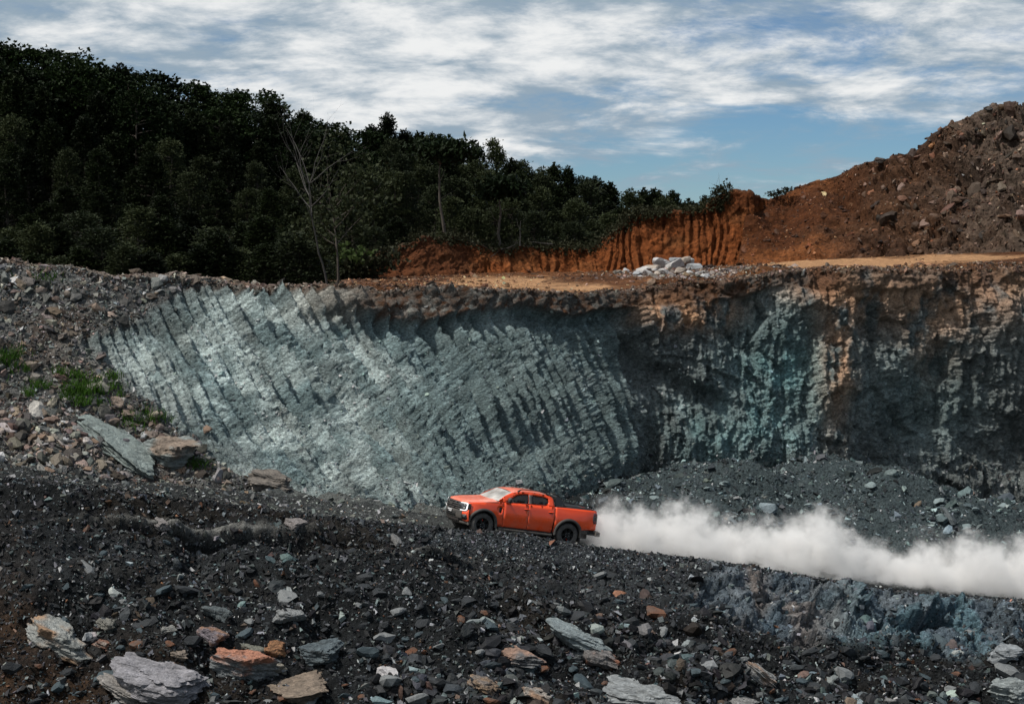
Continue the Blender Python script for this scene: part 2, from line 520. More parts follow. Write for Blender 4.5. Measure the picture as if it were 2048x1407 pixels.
disp = fore * (base * (1 - 0.85 * crest_keep) * (1 - 0.6 * smoothb) + lump * (1 - 0.5 * smoothb)) * np.where(vv < V_CREST, 1.15, 1) + pebb + mound * (0.85 * base + 1.3 * lump) + road * (0.012 * fbm(x, y, 0, 2) + sstep(900, 760, px) * (0.9 * lump + 0.25 * base))
# small hollows and terraces that break up the near slope
for (cx, cyy, rx, ry, a) in [(1030, 1190, 70, 14, -0.35), (840, 1120, 90, 16, 0.25), (800, 1160, 60, 14, -0.35), (420, 1085, 130, 12, -0.30), (500, 1150, 90, 18, 0.25), (1280, 1230, 60, 20, -0.3),
                             (1100, 1330, 90, 22, -0.35), (400, 1066, 180, 6, 0.22), (410, 1080, 190, 8, -0.45), (850, 1112, 120, 6, 0.2), (860, 1128, 110, 9, -0.5), (330, 1030, 200, 12, 0.15), (600, 1110, 160, 14, 0.25), (250, 1120, 150, 16, -0.3), (1400, 1250, 60, 30, 0.3), (1340, 1290, 50, 24, -0.35), (950, 1290, 60, 20, 0.25), (200, 1190, 130, 30, 0.2), (1500, 1310, 40, 40, -0.35), (650, 1220, 100, 26, -0.2), (1560, 985, 120, 14, -0.9), (1480, 965, 110, 10, 0.4), (1720, 975, 130, 20, 0.5), (1880, 1010, 90, 16, -0.5), (1650, 1040, 100, 14, 0.4), (1330, 990, 80, 10, 0.4), (1250, 1395, 110, 18, -0.3)]:
    disp = disp + a * blob(px, py, cx, cyy, rx, ry)
# bare rock outcrop below the crest on the right: blocky, near-vertical slabs
outc = np.clip(1.3 * blob(px, py, 1550, 1205, 150, 55) + 1.2 * blob(px, py, 1760, 1235, 180, 58) + 1.1 * blob(px, py, 1960, 1262, 130, 50), 0, 1) * fore
outc = sstep(0.26, 0.6, outc + 0.25 * fbm(x * 1.1, z * 1.1, 0, 3, seed=44))
f1, f2, cid = worley(s * 1.0 + h * 0.45 + 0.25 * fbm(s, h, 0, 2), h * 0.75 - 0.25 * s, seed=5)
f1b, f2b, cidb = worley(s * 2.7 + h * 1.3, h * 1.7 - 0.7 * s, seed=8)
facet = facets(s * 0.5 + 0.45 * h, h * 0.55 - 0.35 * s, 91, 0.75, 1.1) + facets(s * 1.3 + 0.9 * h, h * 1.0 - 0.9 * s, 95, 0.25, 0.4) + 0.3 * facets(s * 4, h * 4, 97, 0.15, 0.3) + 0.0 * (cid - 0.5) + 0.30 * f1 * (cid - 0.3) * 2 - 0.14 * sstep(0.10, 0.0, f2 - f1) + 0.16 * (cidb - 0.5) - 0.05 * sstep(0.08, 0.0, f2b - f1b)
disp = disp * (1 - 0.75 * outc) + outc * (facet + 0.03 * fbm(s * 8, h * 8, 0, 2))
disp = disp - outc * np.clip(disp, 0.05, None) * np.exp(-((vv - V_CREST) / 16.0) ** 2)
P = P + N * disp[..., None]
c = np.broadcast_to(DARK, P.shape).copy()
nb = fbm(x * 0.5, y * 0.5, 0, 4, seed=51); nf = fbm(x * 3, y * 3, 0, 3, seed=52)
c *= (1 + 0.35 * nb + 0.4 * nf)[..., None]
c = lerp3(c, (0.018, 0.015, 0.012), sstep(0.05, 0.45, fbm(x * 0.33, y * 0.4, 0, 3, seed=61)) * fore * 0.8)
c = lerp3(c, (0.055, 0.030, 0.016), np.clip(blob(px, py, 60, 1370, 260, 75) + 0.7 * blob(px, py, 10, 1230, 60, 120), 0, 1) * 0.85 * (0.6 + 0.6 * nf).clip(0, 1))
c = lerp3(c, (0.040, 0.045, 0.049), (blob(px, py, 1250, 1160, 280, 40) * 0.8 + blob(px, py, 250, 1130, 250, 50) * 0.5).clip(0, 1))
berm = np.exp(-((vv - 148) / 17.0) ** 2) * sstep(700, 950, px)
c = lerp3(c, (0.042, 0.048, 0.053), berm * 0.85)
c = lerp3(c, (0.060, 0.064, 0.062), road * (0.9 - 0.6 * sstep(700, 500, px)))
c = lerp3(c, (0.11, 0.118, 0.113), mound * sstep(1150, 900, px) * 0.9)
c = lerp3(c, (0.046, 0.061, 0.065), mound * sstep(1100, 1350, px))
c = lerp3(c, (0.15, 0.15, 0.14), np.clip(1.3 * blob(px, py, 400, 1064, 180, 6) + 0.8 * blob(px, py, 850, 1110, 110, 5), 0, 1))
oc = np.array([0.095, 0.118, 0.138]) + (cid[..., None] - 0.5) * np.array([0.07, 0.065, 0.06])
oc = lerp3(oc, (0.085, 0.140, 0.165), sstep(-0.1, 0.4, fbm(x * 0.7, z * 0.9, 3, 3, seed=71)) * sstep(1500, 1800, px))
oc = lerp3(oc, (0.17, 0.15, 0.14), sstep(0.0, 0.4, fbm(x * 0.8, z * 0.8, 9, 3, seed=72)) * sstep(1750, 1550, px))
c = lerp3(c, oc * (1 + 0.4 * nf)[..., None], outc)
add_sheet('quarry_ground', P, c, M_rubble_ground, kind='structure')
G_FORE, G_ROAD, G_MOUND, G_OUT, G_BERM = fore, road, mound, outc, berm
G_LEDGE = np.clip(1.4 * blob(px, py, 400, 1063, 185, 7) + blob(px, py, 850, 1109, 110, 6), 0, 1)

# ------------------------------------------------------------------ the cut face
#          top (px,py,Y)         toe (px,py,Y)
cl = [((-520, 500, 75.5), (-520, 930, 64)),
      ((-200, 512, 77.5), (-200, 935, 67)),
      ((0, 519, 78.5), (0, 942, 69.6)),
      ((140, 528, 79), (200, 965, 71)),
      ((235, 555, 79.5), (420, 990, 72.8)),
      ((430, 565, 81), (660, 1004, 75.5)),
      ((700, 577, 85), (930, 1000, 79.5)),
      ((950, 584, 89), (1115, 978, 84.5)),
      ((1150, 586, 92.5), (1228, 935, 89.6)),
      ((1290, 580, 95), (1290, 935, 93.4)),
      ((1450, 556, 96), (1445, 948, 94)),
      ((1560, 540, 97), (1560, 935, 95)),
      ((1720, 538, 98), (1700, 925, 96)),
      ((1900, 530, 99.5), (1880, 935, 98)),
      ((2060, 528, 100.5), (2060, 962, 99)),
      ((2300, 525, 102), (2300, 990, 100.5)),
      ((2560, 520, 104), (2560, 1020, 102))]
top = np.array([at(*a) for a, b in cl]); toe = np.array([at(*b) for a, b in cl])
sag = np.interp(np.arange(len(cl)), [0, 4, 8, 10, 16], [0.10, 0.10, 0.03, 0.0, 0.0])      # slightly concave lower talus
mid = toe * 0.62 + top * 0.38; mid[:, 2] -= sag * 8.0
sub = toe + (toe - mid) * 0.22; sub[:, 2] -= 1.0
P = loft([sub, toe, mid, top], 1000, (12, 72, 140), su=15, sv=10)
P[..., 2] += rim_wave(P[..., 0]) * sstep(0.80, 1.0, np.linspace(0, 1, P.shape[0]))[:, None]
N = normals(P); px, py, _ = proj(P); s, h = arcs(P)
v = np.broadcast_to(np.linspace(0, 1, P.shape[0])[:, None], P.shape[:2])
x, y, z = P[..., 0], P[..., 1], P[..., 2]
warp = 0.5 * fbm(s * 0.25, h * 0.22, 0, 3, seed=101) + 0.035 * fbm(s * 1.6, h * 1.2, 0, 3, seed=102)
s_ref = np.interp(1240, px[140], s[140])                       # the inner corner
left = sstep(s_ref + 1.2, s_ref - 0.6, s)
# the boundary of the loose slope on the far left
b_px = np.interp(py, [520, 560, 620, 650, 680, 760, 860, 950, 1010], [300, 425, 290, 250, 165, 230, 350, 470, 640])
loose = sstep(25, -35, px - b_px - 30 * fbm(s * 0.5, h * 0.5, 0, 4, seed=110))
spacing = np.where(s < s_ref, 0.66, 0.50)
sp_w = 0.95 + 0.25 * fbm(s * 0.12, 0, 0, 2, seed=103)
ph = (s + 1.5 * warp + 0.20 * h) / 0.76
gid = np.floor(ph); f = ph - gid
amp = (0.45 + 0.8 * h1(gid, 7)) * (0.75 + 0.7 * fbm(s * 0.4, h * 0.5, 9, 2, seed=104))
prof = np.where(f < 0.62, f / 0.62, (1 - f) / 0.38)            # sharp crests, one side steeper
prof = prof ** 1.3
fade = (0.45 + 0.7 * sstep(-0.25, 0.30, fbm(s * 0.22, h * 0.28, 4, 3, seed=120) + 0.05)) * (1 - 0.2 * blob(px, py, 480, 820, 170, 150))
phs = ph * 2.63 + 0.4 * warp; fs = phs - np.floor(phs)
groove = 0.95 * (prof - 0.4) * amp * fade + 0.16 * (np.where(fs < 0.6, fs / 0.6, (1 - fs) / 0.4) - 0.5) * (0.3 + h1(np.floor(phs), 8))
# shingle-like plates stacked inside each groove
q = h * 3.1 + 9 * h1(gid, 9) + 1.6 * fbm(s * 1.4, h * 1.2, 0, 3, seed=130)
qid = np.floor(q); qf = q - qid
plate = (0.4 + 1.1 * h2(gid, qid, 12)) * (1 - qf) ** 0.8
plate2q = h * 8.5 + 5 * h1(np.floor(ph * 2), 19) + 1.2 * fbm(s * 3, h * 2, 0, 2, seed=131)
plate2 = (1 - (plate2q - np.floor(plate2q))) * h2(np.floor(ph * 2), np.floor(plate2q), 13)
plates = (0.065 * plate + 0.055 * plate2) * (0.4 + 0.6 * sstep(-0.5, 0.4, fbm(s * 0.5, h * 0.5, 8, 3, seed=132)))
rough = 0.10 * fbm(s * 3, h * 3.6, 0, 3, gain=.6, seed=140) + 0.06 * ridged(s * 6, h * 8, 0, 2, seed=141)
broad = 0.40 * fbm(s * 0.22, h * 0.3, 0, 3, seed=150)
dl = groove + plates - 0.06 + 0.6 * rough + broad * 0.8 + facets(s * 3.1, h * 4.6, 207, 0.05, 0.12)
# right wall: narrow vertical tooth marks, blocks, bulges
ph2 = (s + 0.35 * fbm(s * 0.4, h * 0.35, 0, 3, seed=161) + 0.05 * fbm(s * 3, h * 2, 0, 2, seed=162)) / 0.43
g2 = np.floor(ph2); f2_ = ph2 - g2
teeth = 0.16 * (1 - (2 * np.abs(f2_ - 0.5)) ** 1.5) * (0.3 + h1(g2, 31)) * sstep(-0.35, 0.25, fbm(s * 0.3, h * 0.28, 2, 3, seed=163))
wf1, wf2, wid = worley(s * 0.55 + 0.4 * fbm(s * 0.6, h * 0.6, 0, 3), h * 0.42 + 0.12 * s, seed=33)
vf1, vf2, vid = worley(s * 1.7 + 0.3 * h, h * 1.15 - 0.5 * s + 0.3 * fbm(s, h, 0, 2), seed=37)
blocks = 0.30 * ridged(s * 0.45, h * 0.25, 0, 3, seed=164) + facets(s * 0.62 + 0.25 * h, h * 0.42 - 0.1 * s, 211, 0.5, 0.7) + facets(s * 1.7 + 0.5 * h, h * 1.1 - 0.3 * s, 217, 0.24, 0.35) + facets(s * 4.2, h * 2.6, 223, 0.12, 0.18)
q3 = h * 4.2 + 8 * h1(np.floor(ph2 * 0.5), 41) + 1.1 * fbm(s * 1.8, h, 0, 3, seed=170)
streak = 0.22 * fbm(s * 4.5 + 0.4 * warp, h * 0.7, 0, 3, gain=.6, seed=166)
plates3 = -0.05 * (1 - (q3 - np.floor(q3))) * h2(np.floor(ph2), np.floor(q3), 43)
ln = np.interp(px, [1180, 1240, 1330, 1440, 1500], [640, 668, 735, 800, 815]) + 26 * fbm(s * 0.9, h * 0.6, 0, 4, seed=167)
dl_ = py - ln
win = sstep(1190, 1235, px) * sstep(1480, 1400, px)
cleft = win * (-0.55 * sstep(-6, 14, dl_) * sstep(120, 15, dl_) + 0.4 * sstep(6, -6, dl_) * sstep(-140, -60, dl_))
ln2 = np.interp(px, [1650, 1700, 1800, 1900, 1960], [640, 800, 870, 740, 640])
cleft2 = -0.4 * sstep(1660, 1720, px) * sstep(1935, 1880, px) * sstep(0, -40, ln2 - py - 120) * sstep(660, 730, py)
big = cleft + cleft2 + 1.0 * blob(px, py, 1360, 625, 90, 40) + 1.0 * blob(px, py, 1480, 870, 150, 80) + 0.9 * blob(px, py, 1655, 720, 45, 130) \
    + 1.0 * blob(px, py, 1960, 620, 60, 50) + 0.7 * blob(px, py, 2010, 700, 60, 120) - 0.6 * blob(px, py, 1760, 650, 60, 60) - 0.8 * blob(px, py, 2020, 910, 80, 50) + 0.6 * blob(px, py, 1610, 620, 60, 50) \
    + 0.9 * sstep(120, 0, np.abs(px - 1620)) * sstep(840, 960, py)
dr = teeth + streak + 1.0 * blocks + plates3 + rough * 1.3 + broad + big
# lip of soil that overhangs under the bench
soil_edge = 0.895 + 0.045 * fbm(s * 0.35, 0, 0, 3, seed=180) - 0.07 * blob(px, py, 830, 620, 90, 45) - 0.03 * blob(px, py, 1120, 600, 160, 40)
lip = sstep(soil_edge - 0.012, soil_edge + 0.012, v) * sstep(560, 720, px)
tooth_c = 0.35 * blob(px, py, 1300, 600, 130, 30)
dl = dl * (1 - 0.6 * lip) + lip * (0.42 + 0.30 * fbm(s * 1.6, h * 2, 0, 3, seed=182)) - 0.28 * sstep(0.10, 0.0, np.abs(v - soil_edge + 0.045)) * sstep(560, 720, px) * sstep(0.0, 0.03, soil_edge - v)
dr = dr * (1 - 0.5 * lip) + lip * (0.35 + 0.35 * fbm(s * 1.6, h * 2, 4, 3, seed=183))
disp = dl * left + dr * (1 - left)
loose_d = 0.35 * fbm(x * 0.3, z * 0.4, y * 0.3, 3, seed=190) + 0.16 * fbm(x * 1.3, z * 1.3, y * 1.3, 3, seed=191) + 0.07 * fbm(x * 5, z * 5, y * 5, 3, seed=192)
disp = disp * (1 - loose) + loose_d * loose
disp = disp * sstep(1.0, 0.975, v)                # pin the rim to the bench
P = P + N * disp[..., None]
# colours
nA = fbm(x * 0.35, y * 0.35, z * 0.5, 4, seed=201); nB = fbm(s * 1.5, h * 1.0, 0, 4, seed=202); nC = fbm(s * 6, h * 6, 0, 2, seed=203)
c = np.broadcast_to(np.array([0.172, 0.236, 0.242]), P.shape).copy()
c = lerp3(c, PALE, sstep(-0.12, 0.55, nA * 0.9 + nB * 0.6 - 0.1 + 0.45 * blob(px, py, 560, 860, 260, 200) + 0.3 * blob(px, py, 300, 760, 160, 140)) * 0.9)
c = lerp3(c, (0.13, 0.145, 0.135), sstep(0.1, 0.6, fbm(s * 0.7, h * 0.4, 5, 4, seed=204)) * 0.6)
c = lerp3(c, (0.115, 0.155, 0.158), sstep(700, 1100, px + 60 * nA) * 0.75)
c = lerp3(c, (0.30, 0.245, 0.195), sstep(0.80, 0.90, v + 0.05 * nB) * sstep(520, 660, px) * sstep(900, 640, px) * 0.6)
wr = np.broadcast_to(np.array([0.118, 0.136, 0.136]), P.shape).copy()
wr = lerp3(wr, (0.105, 0.195, 0.200), np.clip(blob(px, py, 1560, 740, 120, 130) + blob(px, py, 1440, 880, 130, 70) * 0.8 + 0.6 * blob(px, py, 1850, 770, 90, 90), 0, 1) * (0.7 + nB * 0.5).clip(0, 1))
wr = lerp3(wr, (0.36, 0.215, 0.130), np.clip(1.8 * blob(px, py, 1355, 622, 95, 36) + 1.5 * blob(px, py, 1985, 560, 60, 30) + 1.0 * blob(px, py, 1740, 590, 100, 60) + 0.9 * blob(px, py, 1950, 600, 90, 55) + 0.9 * blob(px, py, 1660, 730, 35, 130)
                                             + 0.7 * blob(px, py, 1860, 660, 60, 120) + 0.5 * blob(px, py, 1600, 585, 60, 30), 0, 1) * sstep(-0.5, 0.05, nB))
wr = lerp3(wr, (0.15, 0.060, 0.026), sstep(0.05, 0.45, fbm(s * 0.55, h * 0.25, 3, 4, seed=207)) * sstep(660, 555, py - 60 * nA) * 0.75)
wr = lerp3(wr, (0.105, 0.105, 0.098), sstep(1640, 1760, px + 50 * nA) * 0.35)
wr = lerp3(wr, (0.105, 0.150, 0.152), blob(px, py, 1850, 810, 110, 110) * 0.6)
wr *= (1 + 0.5 * fbm(s * 0.8, h * 0.6, 5, 4, seed=208))[..., None] * (0.85 + 0.3 * vid)[..., None]
wr = wr * 1.25
c = c * left[..., None] + wr * (1 - left)[..., None]
c *= (1 + 0.25 * nB + 0.3 * nC)[..., None]
c *= (0.8 + 0.4 * h2(gid, qid, 77))[..., None] * left[..., None] + (1 - left)[..., None]
c = lerp3(c, np.array([0.070, 0.031, 0.014]), np.maximum(lip * sstep(600, 760, px) * (0.6 + 0.4 * sstep(1700, 1500, px)), sstep(0.955, 0.975, v + 0.02 * nB)) * (0.75 + 0.4 * nC).clip(0, 1))
lc = np.broadcast_to(np.array([0.095, 0.096, 0.092]), P.shape).copy()
lc = lerp3(lc, BROWN * 0.62, sstep(0.0, 0.4, fbm(x * 0.35, z * 0.5, y * 0.3, 4, seed=210) + 0.35 * blob(px, py, 120, 690, 170, 60) + 0.4 * blob(px, py, 150, 880, 200, 60) - 0.15) * 0.55)
lc = lerp3(lc, (0.20, 0.215, 0.205), np.clip(blob(px, py, 60, 930, 120, 30) + blob(px, py, 190, 700, 70, 30), 0, 1) * 0.7)
lc *= (1 + 0.5 * nC)[..., None]
lsoft = np.clip(loose + 0.55 * sstep(150, -20, px - b_px - 60 * fbm(s * 0.9, h * 0.9, 2, 4, seed=111)), 0, 1)
c = c * (1 - lsoft)[..., None] + lc * lsoft[..., None]
add_sheet('quarry_cliff', P, c, M_cliff, kind='structure')
C_LOOSE, C_V = loose, v
rim = P[-1]

# ------------------------------------------------------------------ the bench above the face
ccols = np.array([p[0][0] for p in cl], float)
edge = top.copy()
edge_f = edge + np.array([0, -0.25, -0.35])
b_far = [(-520, 575, 104), (0, 580, 104), (430, 585, 104), (560, 580, 106), (650, 560, 110), (800, 548, 114), (1000, 546, 118), (1200, 545, 120), (1450, 531, 122), (1600, 522, 119), (1800, 513, 114), (2060, 505, 110), (2560, 498, 108)]
b_mid = edge + (ipt(ccols, b_far) - edge) * 0.45
far = ipt(ccols, b_far)
hump = np.interp(ccols, [-520, 0, 140, 235, 430, 2560], [0.9, 0.5, 0.3, -0.1, 0, 0])
b_mid[:, 2] -= 0.12
back = far + np.array([0, 16, 0.4])
P = loft([edge, edge + (b_mid - edge) * 0.12, b_mid, far, back], 700, (12, 36, 30, 10), su=6, sv=1)
P[0] = np.stack([np.interp(np.linspace(0, 1, P.shape[1]), np.linspace(0, 1, rim.shape[0]), rim[:, i]) for i in range(3)], -1)
P[1:, :, 2] += rim_wave(P[1:, :, 0]) * sstep(16, 1, np.arange(1, P.shape[0]))[:, None]
px, py, _ = proj(P); x, y = P[..., 0], P[..., 1]
vv = np.broadcast_to(np.arange(P.shape[0])[:, None], P.shape[:2])
sandy = np.clip(1.3 * blob(px, py, 1690, 527, 190, 13) + 1.2 * blob(px, py, 1000, 566, 130, 12) + 0.8 * blob(px, py, 1150, 578, 90, 5) + blob(px, py, 1950, 515, 120, 8), 0, 1)
bump = 0.10 * fbm(x * 0.9, y * 0.9, 0, 3, seed=301) + 0.10 * ridged(x * 2.2, y * 2.2, 0, 3, seed=302) * (1 - sandy)
rimz = sstep(0, 5, vv) * sstep(26, 8, vv)
bump = bump * (0.45 + rimz) + rimz * (0.18 * fbm(x * 0.5, 0, 0, 4, seed=303)) + 0.45 * blob(px, py, 1230, 566, 150, 9) * (0.6 + 0.6 * fbm(x * 0.7, y * 0.7, 0, 3, seed=304)) + 0.3 * blob(px, py, 1480, 545, 90, 6)
bump *= sstep(0, 2, vv)
P[..., 2] += bump
nb = fbm(x * 0.5, y * 0.5, 0, 4, seed=310); nf = fbm(x * 3, y * 3, 0, 3, seed=311)
c = np.broadcast_to(np.array([0.070, 0.029, 0.013]), P.shape).copy()
c = lerp3(c, (0.13, 0.055, 0.023), sstep(-0.2, 0.4, nb))
c = lerp3(c, (0.150, 0.128, 0.110), sstep(760, 560, px) * 0.9)
c = lerp3(c, (0.075, 0.034, 0.016), rimz * sstep(650, 900, px) * 0.8)
c = lerp3(c, SAND * 0.85, sstep(0.3, 0.8, sandy + 0.35 * nb + 0.15 * nf))
c *= (1 + 0.3 * nf)[..., None]
add_sheet('bench_ground', P, c, M_soil, kind='structure')
SANDY = sandy

# ------------------------------------------------------------------ red bank behind the bench
bk = [((640, 562, 108), (640, 558, 109)), ((700, 560, 109), (715, 535, 110.5)), ((770, 556, 111), (790, 497, 113.5)), ((850, 551, 113), (860, 472, 116)), ((910, 549, 114.5), (905, 468, 117)), ((950, 548, 116), (950, 484, 118.5)),
      ((990, 547, 117.5), (985, 492, 119.5)), ((1090, 547, 119), (1090, 491, 121)), ((1180, 547, 120), (1180, 490, 121.8)), ((1225, 546, 120.3), (1225, 462, 122.2)), ((1262, 545, 120.6), (1265, 432, 122.6)),
      ((1330, 541, 121), (1330, 426, 123)), ((1400, 537, 121.5), (1400, 424, 123.5)), ((1440, 533, 121.8), (1440, 396, 123.8)), ((1475, 530, 121.9), (1472, 384, 123.8)), ((1505, 528, 122), (1498, 389, 124)), ((1530, 527, 122.3), (1525, 400, 126)), ((1600, 523, 123), (1600, 405, 128))]
b0 = np.array([at(*a) for a, b in bk]); b1 = np.array([at(*b) for a, b in bk])
b0s = b0 + np.array([0, -0.4, -0.5])
b2 = b1 + np.array([0, 3.5, -0.1]); b3 = b1 + np.array([0, 9, -1.5])
P = loft([b0s, b0, b1, b2, b3], 620, (4, 62, 10, 6), su=5, sv=1)
N = normals(P); px, py, _ = proj(P); s, h = arcs(P); x, y, z = P[..., 0], P[..., 1], P[..., 2]
v = np.broadcast_to(np.arange(P.shape[0])[:, None], P.shape[:2]) / 66.0
ph = (s + 0.75 * fbm(s * 0.55, h * 0.25, 0, 3, seed=401) + np.where(px < 1190, 0.22 * h, 0.05 * h)) / 0.50
g = np.floor(ph); f = ph - g
teeth = -0.55 * (1 - (2 * np.abs(f - 0.5)) ** 0.8) * (0.1 + 1.0 * h1(g, 3)) * (0.6 + 0.8 * fbm(s * 0.8, h * 0.9, 5, 2, seed=404)) * sstep(930, 985, px) * sstep(1.0, 0.9, v)
wall = sstep(940, 980, px)
disp = teeth + facets(s * 0.9, h * 0.8, 231, 0.12, 0.3) + 0.24 * fbm(s * 1.0, h * 1.2, 0, 4, gain=.6, seed=405) + 0.30 * (1 - wall) * fbm(s * 0.5, h * 0.5, 0, 3, seed=406) + 0.3 * fbm(s * 0.2, 0, 0, 2, seed=407) - 0.25 * sstep(0.2, 0.0, v) * 0 \
    + 0.5 * sstep(0.30, 0.0, v) * (0.4 + 0.6 * fbm(s * 0.4, 0, 0, 3, seed=408))
P = P + N * (disp * sstep(1.35, 1.0, v))[..., None]
nb = fbm(s * 0.5, h * 0.8, 0, 4, seed=410); nf = fbm(s * 4, h * 4, 0, 3, seed=411)
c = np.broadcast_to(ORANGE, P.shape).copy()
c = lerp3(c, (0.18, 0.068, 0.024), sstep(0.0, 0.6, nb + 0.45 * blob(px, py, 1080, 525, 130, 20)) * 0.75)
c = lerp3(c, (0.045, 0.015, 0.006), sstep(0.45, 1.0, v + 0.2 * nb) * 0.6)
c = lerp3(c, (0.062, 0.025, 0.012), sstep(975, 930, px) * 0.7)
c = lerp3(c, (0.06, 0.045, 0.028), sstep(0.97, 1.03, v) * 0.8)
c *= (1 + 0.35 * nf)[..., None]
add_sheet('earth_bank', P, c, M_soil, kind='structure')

# ------------------------------------------------------------------ spoil hill on the right
hl = [((1470, 530, 119.5), (1480, 500, 121), (1490, 440, 123.6), (1500, 402, 125.5)), ((1540, 528, 119), (1540, 480, 121.5), (1545, 430, 124), (1550, 394, 126.5)), ((1590, 525, 118.5), (1590, 470, 121.5), (1590, 415, 125), (1592, 374, 127.5)),
      ((1650, 522, 117.5), (1650, 470, 120.5), (1650, 400, 124.5), (1650, 350, 127.5)), ((1700, 520, 116.5), (1700, 460, 119.5), (1700, 390, 124), (1700, 333, 127)), ((1760, 517, 115.5), (1760, 450, 118.5), (1762, 380, 123), (1765, 324, 126)),
      ((1830, 514, 114), (1830, 440, 117.5), (1832, 350, 122), (1835, 290, 125)), ((1900, 511, 113), (1900, 430, 116.5), (1905, 320, 121), (1910, 246, 124)), ((1970, 508, 112), (1970, 420, 115.5), (1975, 300, 120.5), (1980, 219, 123.5)),
      ((2060, 504, 110.5), (2060, 400, 115), (2060, 280, 120), (2060, 206, 123)), ((2250, 500, 109), (2250, 380, 114), (2250, 240, 119), (2250, 165, 122)), ((2560, 495, 107), (2560, 360, 113), (2560, 200, 118.5), (2560, 120, 121.5))]
rws = [np.array([at(*q[i]) for q in hl]) for i in range(4)]
r_0 = rws[0] + np.array([0, -0.8, -0.7])
r_b = rws[3] + np.array([0, 7.0, -2.0]); r_c = r_b + np.array([0, 14.0, -7.0])
P = loft([r_0] + rws + [r_b, r_c], 420, (4, 40, 60, 46, 12, 8), su=8, sv=4)
N = normals(P); px, py, _ = proj(P); s, h = arcs(P); x, y, z = P[..., 0], P[..., 1], P[..., 2]
v = np.broadcast_to(np.arange(P.shape[0])[:, None], P.shape[:2])
rub = sstep(1560, 1760, px + 60 * fbm(s * 0.4, h * 0.4, 0, 3, seed=500) - (520 - py) * 0.3)
wf1, wf2, wid = worley(s * 0.9 + 0.3 * h, h * 1.3 - 0.3 * s + 0.4 * fbm(s * .7, h * .7, 0, 2), seed=51)
rocky = sstep(1800, 1900, px + 100 * fbm(s * 0.25, h * 0.25, 0, 3, seed=501)) * sstep(430, 350, py)
disp = 0.9 * fbm(s * 0.35, h * 0.35, 0, 4, seed=502) + 0.38 * fbm(s * 1.1, h * 1.3, 0, 4, gain=.6, seed=503) * (0.35 + rub) + rocky * (facets(s * 0.4 + 0.15 * h, h * 0.5 - 0.15 * s, 241, 1.5, 1.8) + facets(s * 1.5, h * 1.7, 245, 0.3, 0.5)) + rub * (1 - rocky) * (facets(s * 0.9, h * 0.9, 249, 0.5, 0.8) + facets(s * 0.35, h * 0.4, 253, 0.8, 0.8)) \
    - 1.5 * blob(px, py, 1690, 385, 34, 36) - 1.5 * blob(px, py, 1925, 335, 45, 22) - 0.5 * blob(px, py, 1730, 440, 40, 40) - 0.45 * blob(px, py, 1830, 300, 40, 16) + 0.35 * blob(px, py, 1650, 470, 60, 25)
disp = disp * sstep(2, 12, v) * (1 - 0.6 * np.exp(-((v - 150) / 9.0) ** 2)) * np.where(v > 150, 0.4, 1)
P = P + N * disp[..., None]
nb = fbm(s * 0.4, h * 0.5, 0, 4, seed=510); nf = fbm(s * 4, h * 4, 0, 3, seed=511)
c = np.broadcast_to(np.array([0.060, 0.021, 0.008]), P.shape).copy()
c = lerp3(c, (0.16, 0.058, 0.020), sstep(-0.05, 0.5, nb - 0.1 + 0.3 * blob(px, py, 1620, 500, 90, 25)) * 0.7)
c = lerp3(c, (0.062, 0.033, 0.019), rub * 0.85)
c = lerp3(c, (0.076, 0.056, 0.043), rub * sstep(1780, 2020, px + 120 * nb))
c = lerp3(c, (0.040, 0.021, 0.013), rub * sstep(0.1, 0.5, fbm(s * 0.3, h * 0.3, 6, 3, seed=512)) * 0.8)
c *= (1 + 0.35 * nf)[..., None] * (0.8 + 0.4 * wid)[..., None]
add_sheet('spoil_hill', P, c, M_soil, kind='structure')
H_RUB = rub

# ------------------------------------------------------------------ wooded hillside floor behind everything
def floor_z(px, Y):
    px = np.asarray(px, float); Y = np.asarray(Y, float)
    rise = np.interp(px, [-800, 0, 500, 900, 1400, 2600], [0.16, 0.13, 0.085, 0.02, -0.045, -0.05])
    z0 = np.interp(px, [-800, 0, 650, 900, 1400, 2600], [8.4, 8.4, 8.2, 8.0, 7.6, 7.0])
    return z0 + rise * (Y - 104)
fc = np.linspace(-1400, 2900, 44)
P = []
for Yv in (104.5, 110, 118, 126, 135, 145, 160, 180, 210, 260, 330):
    X = (fc - CX) / F_PX * Yv
    P.append(np.stack([X, np.full_like(X, Yv), floor_z(fc, min(Yv, 200)) - (0.8 if Yv > 107 else 1.6)], -1))
P = np.array(P)
c = np.broadcast_to(np.array([0.030, 0.026, 0.016]), P.shape).copy()
add_sheet('forest_ground', P, c, M_soil, kind='structure')

# ground sheet out to the horizon, under and behind everything
me = mesh_np('valley_ground', np.array([(-2500, -300, -14), (2500, -300, -14), (2500, 2800, -14), (-2500, 2800, -14)], float), np.array([[0, 1, 2, 3]]), np.tile([0.05, 0.06, 0.035], (4, 1)), False, M_soil)
tag(link('valley_ground', me), kind='structure')

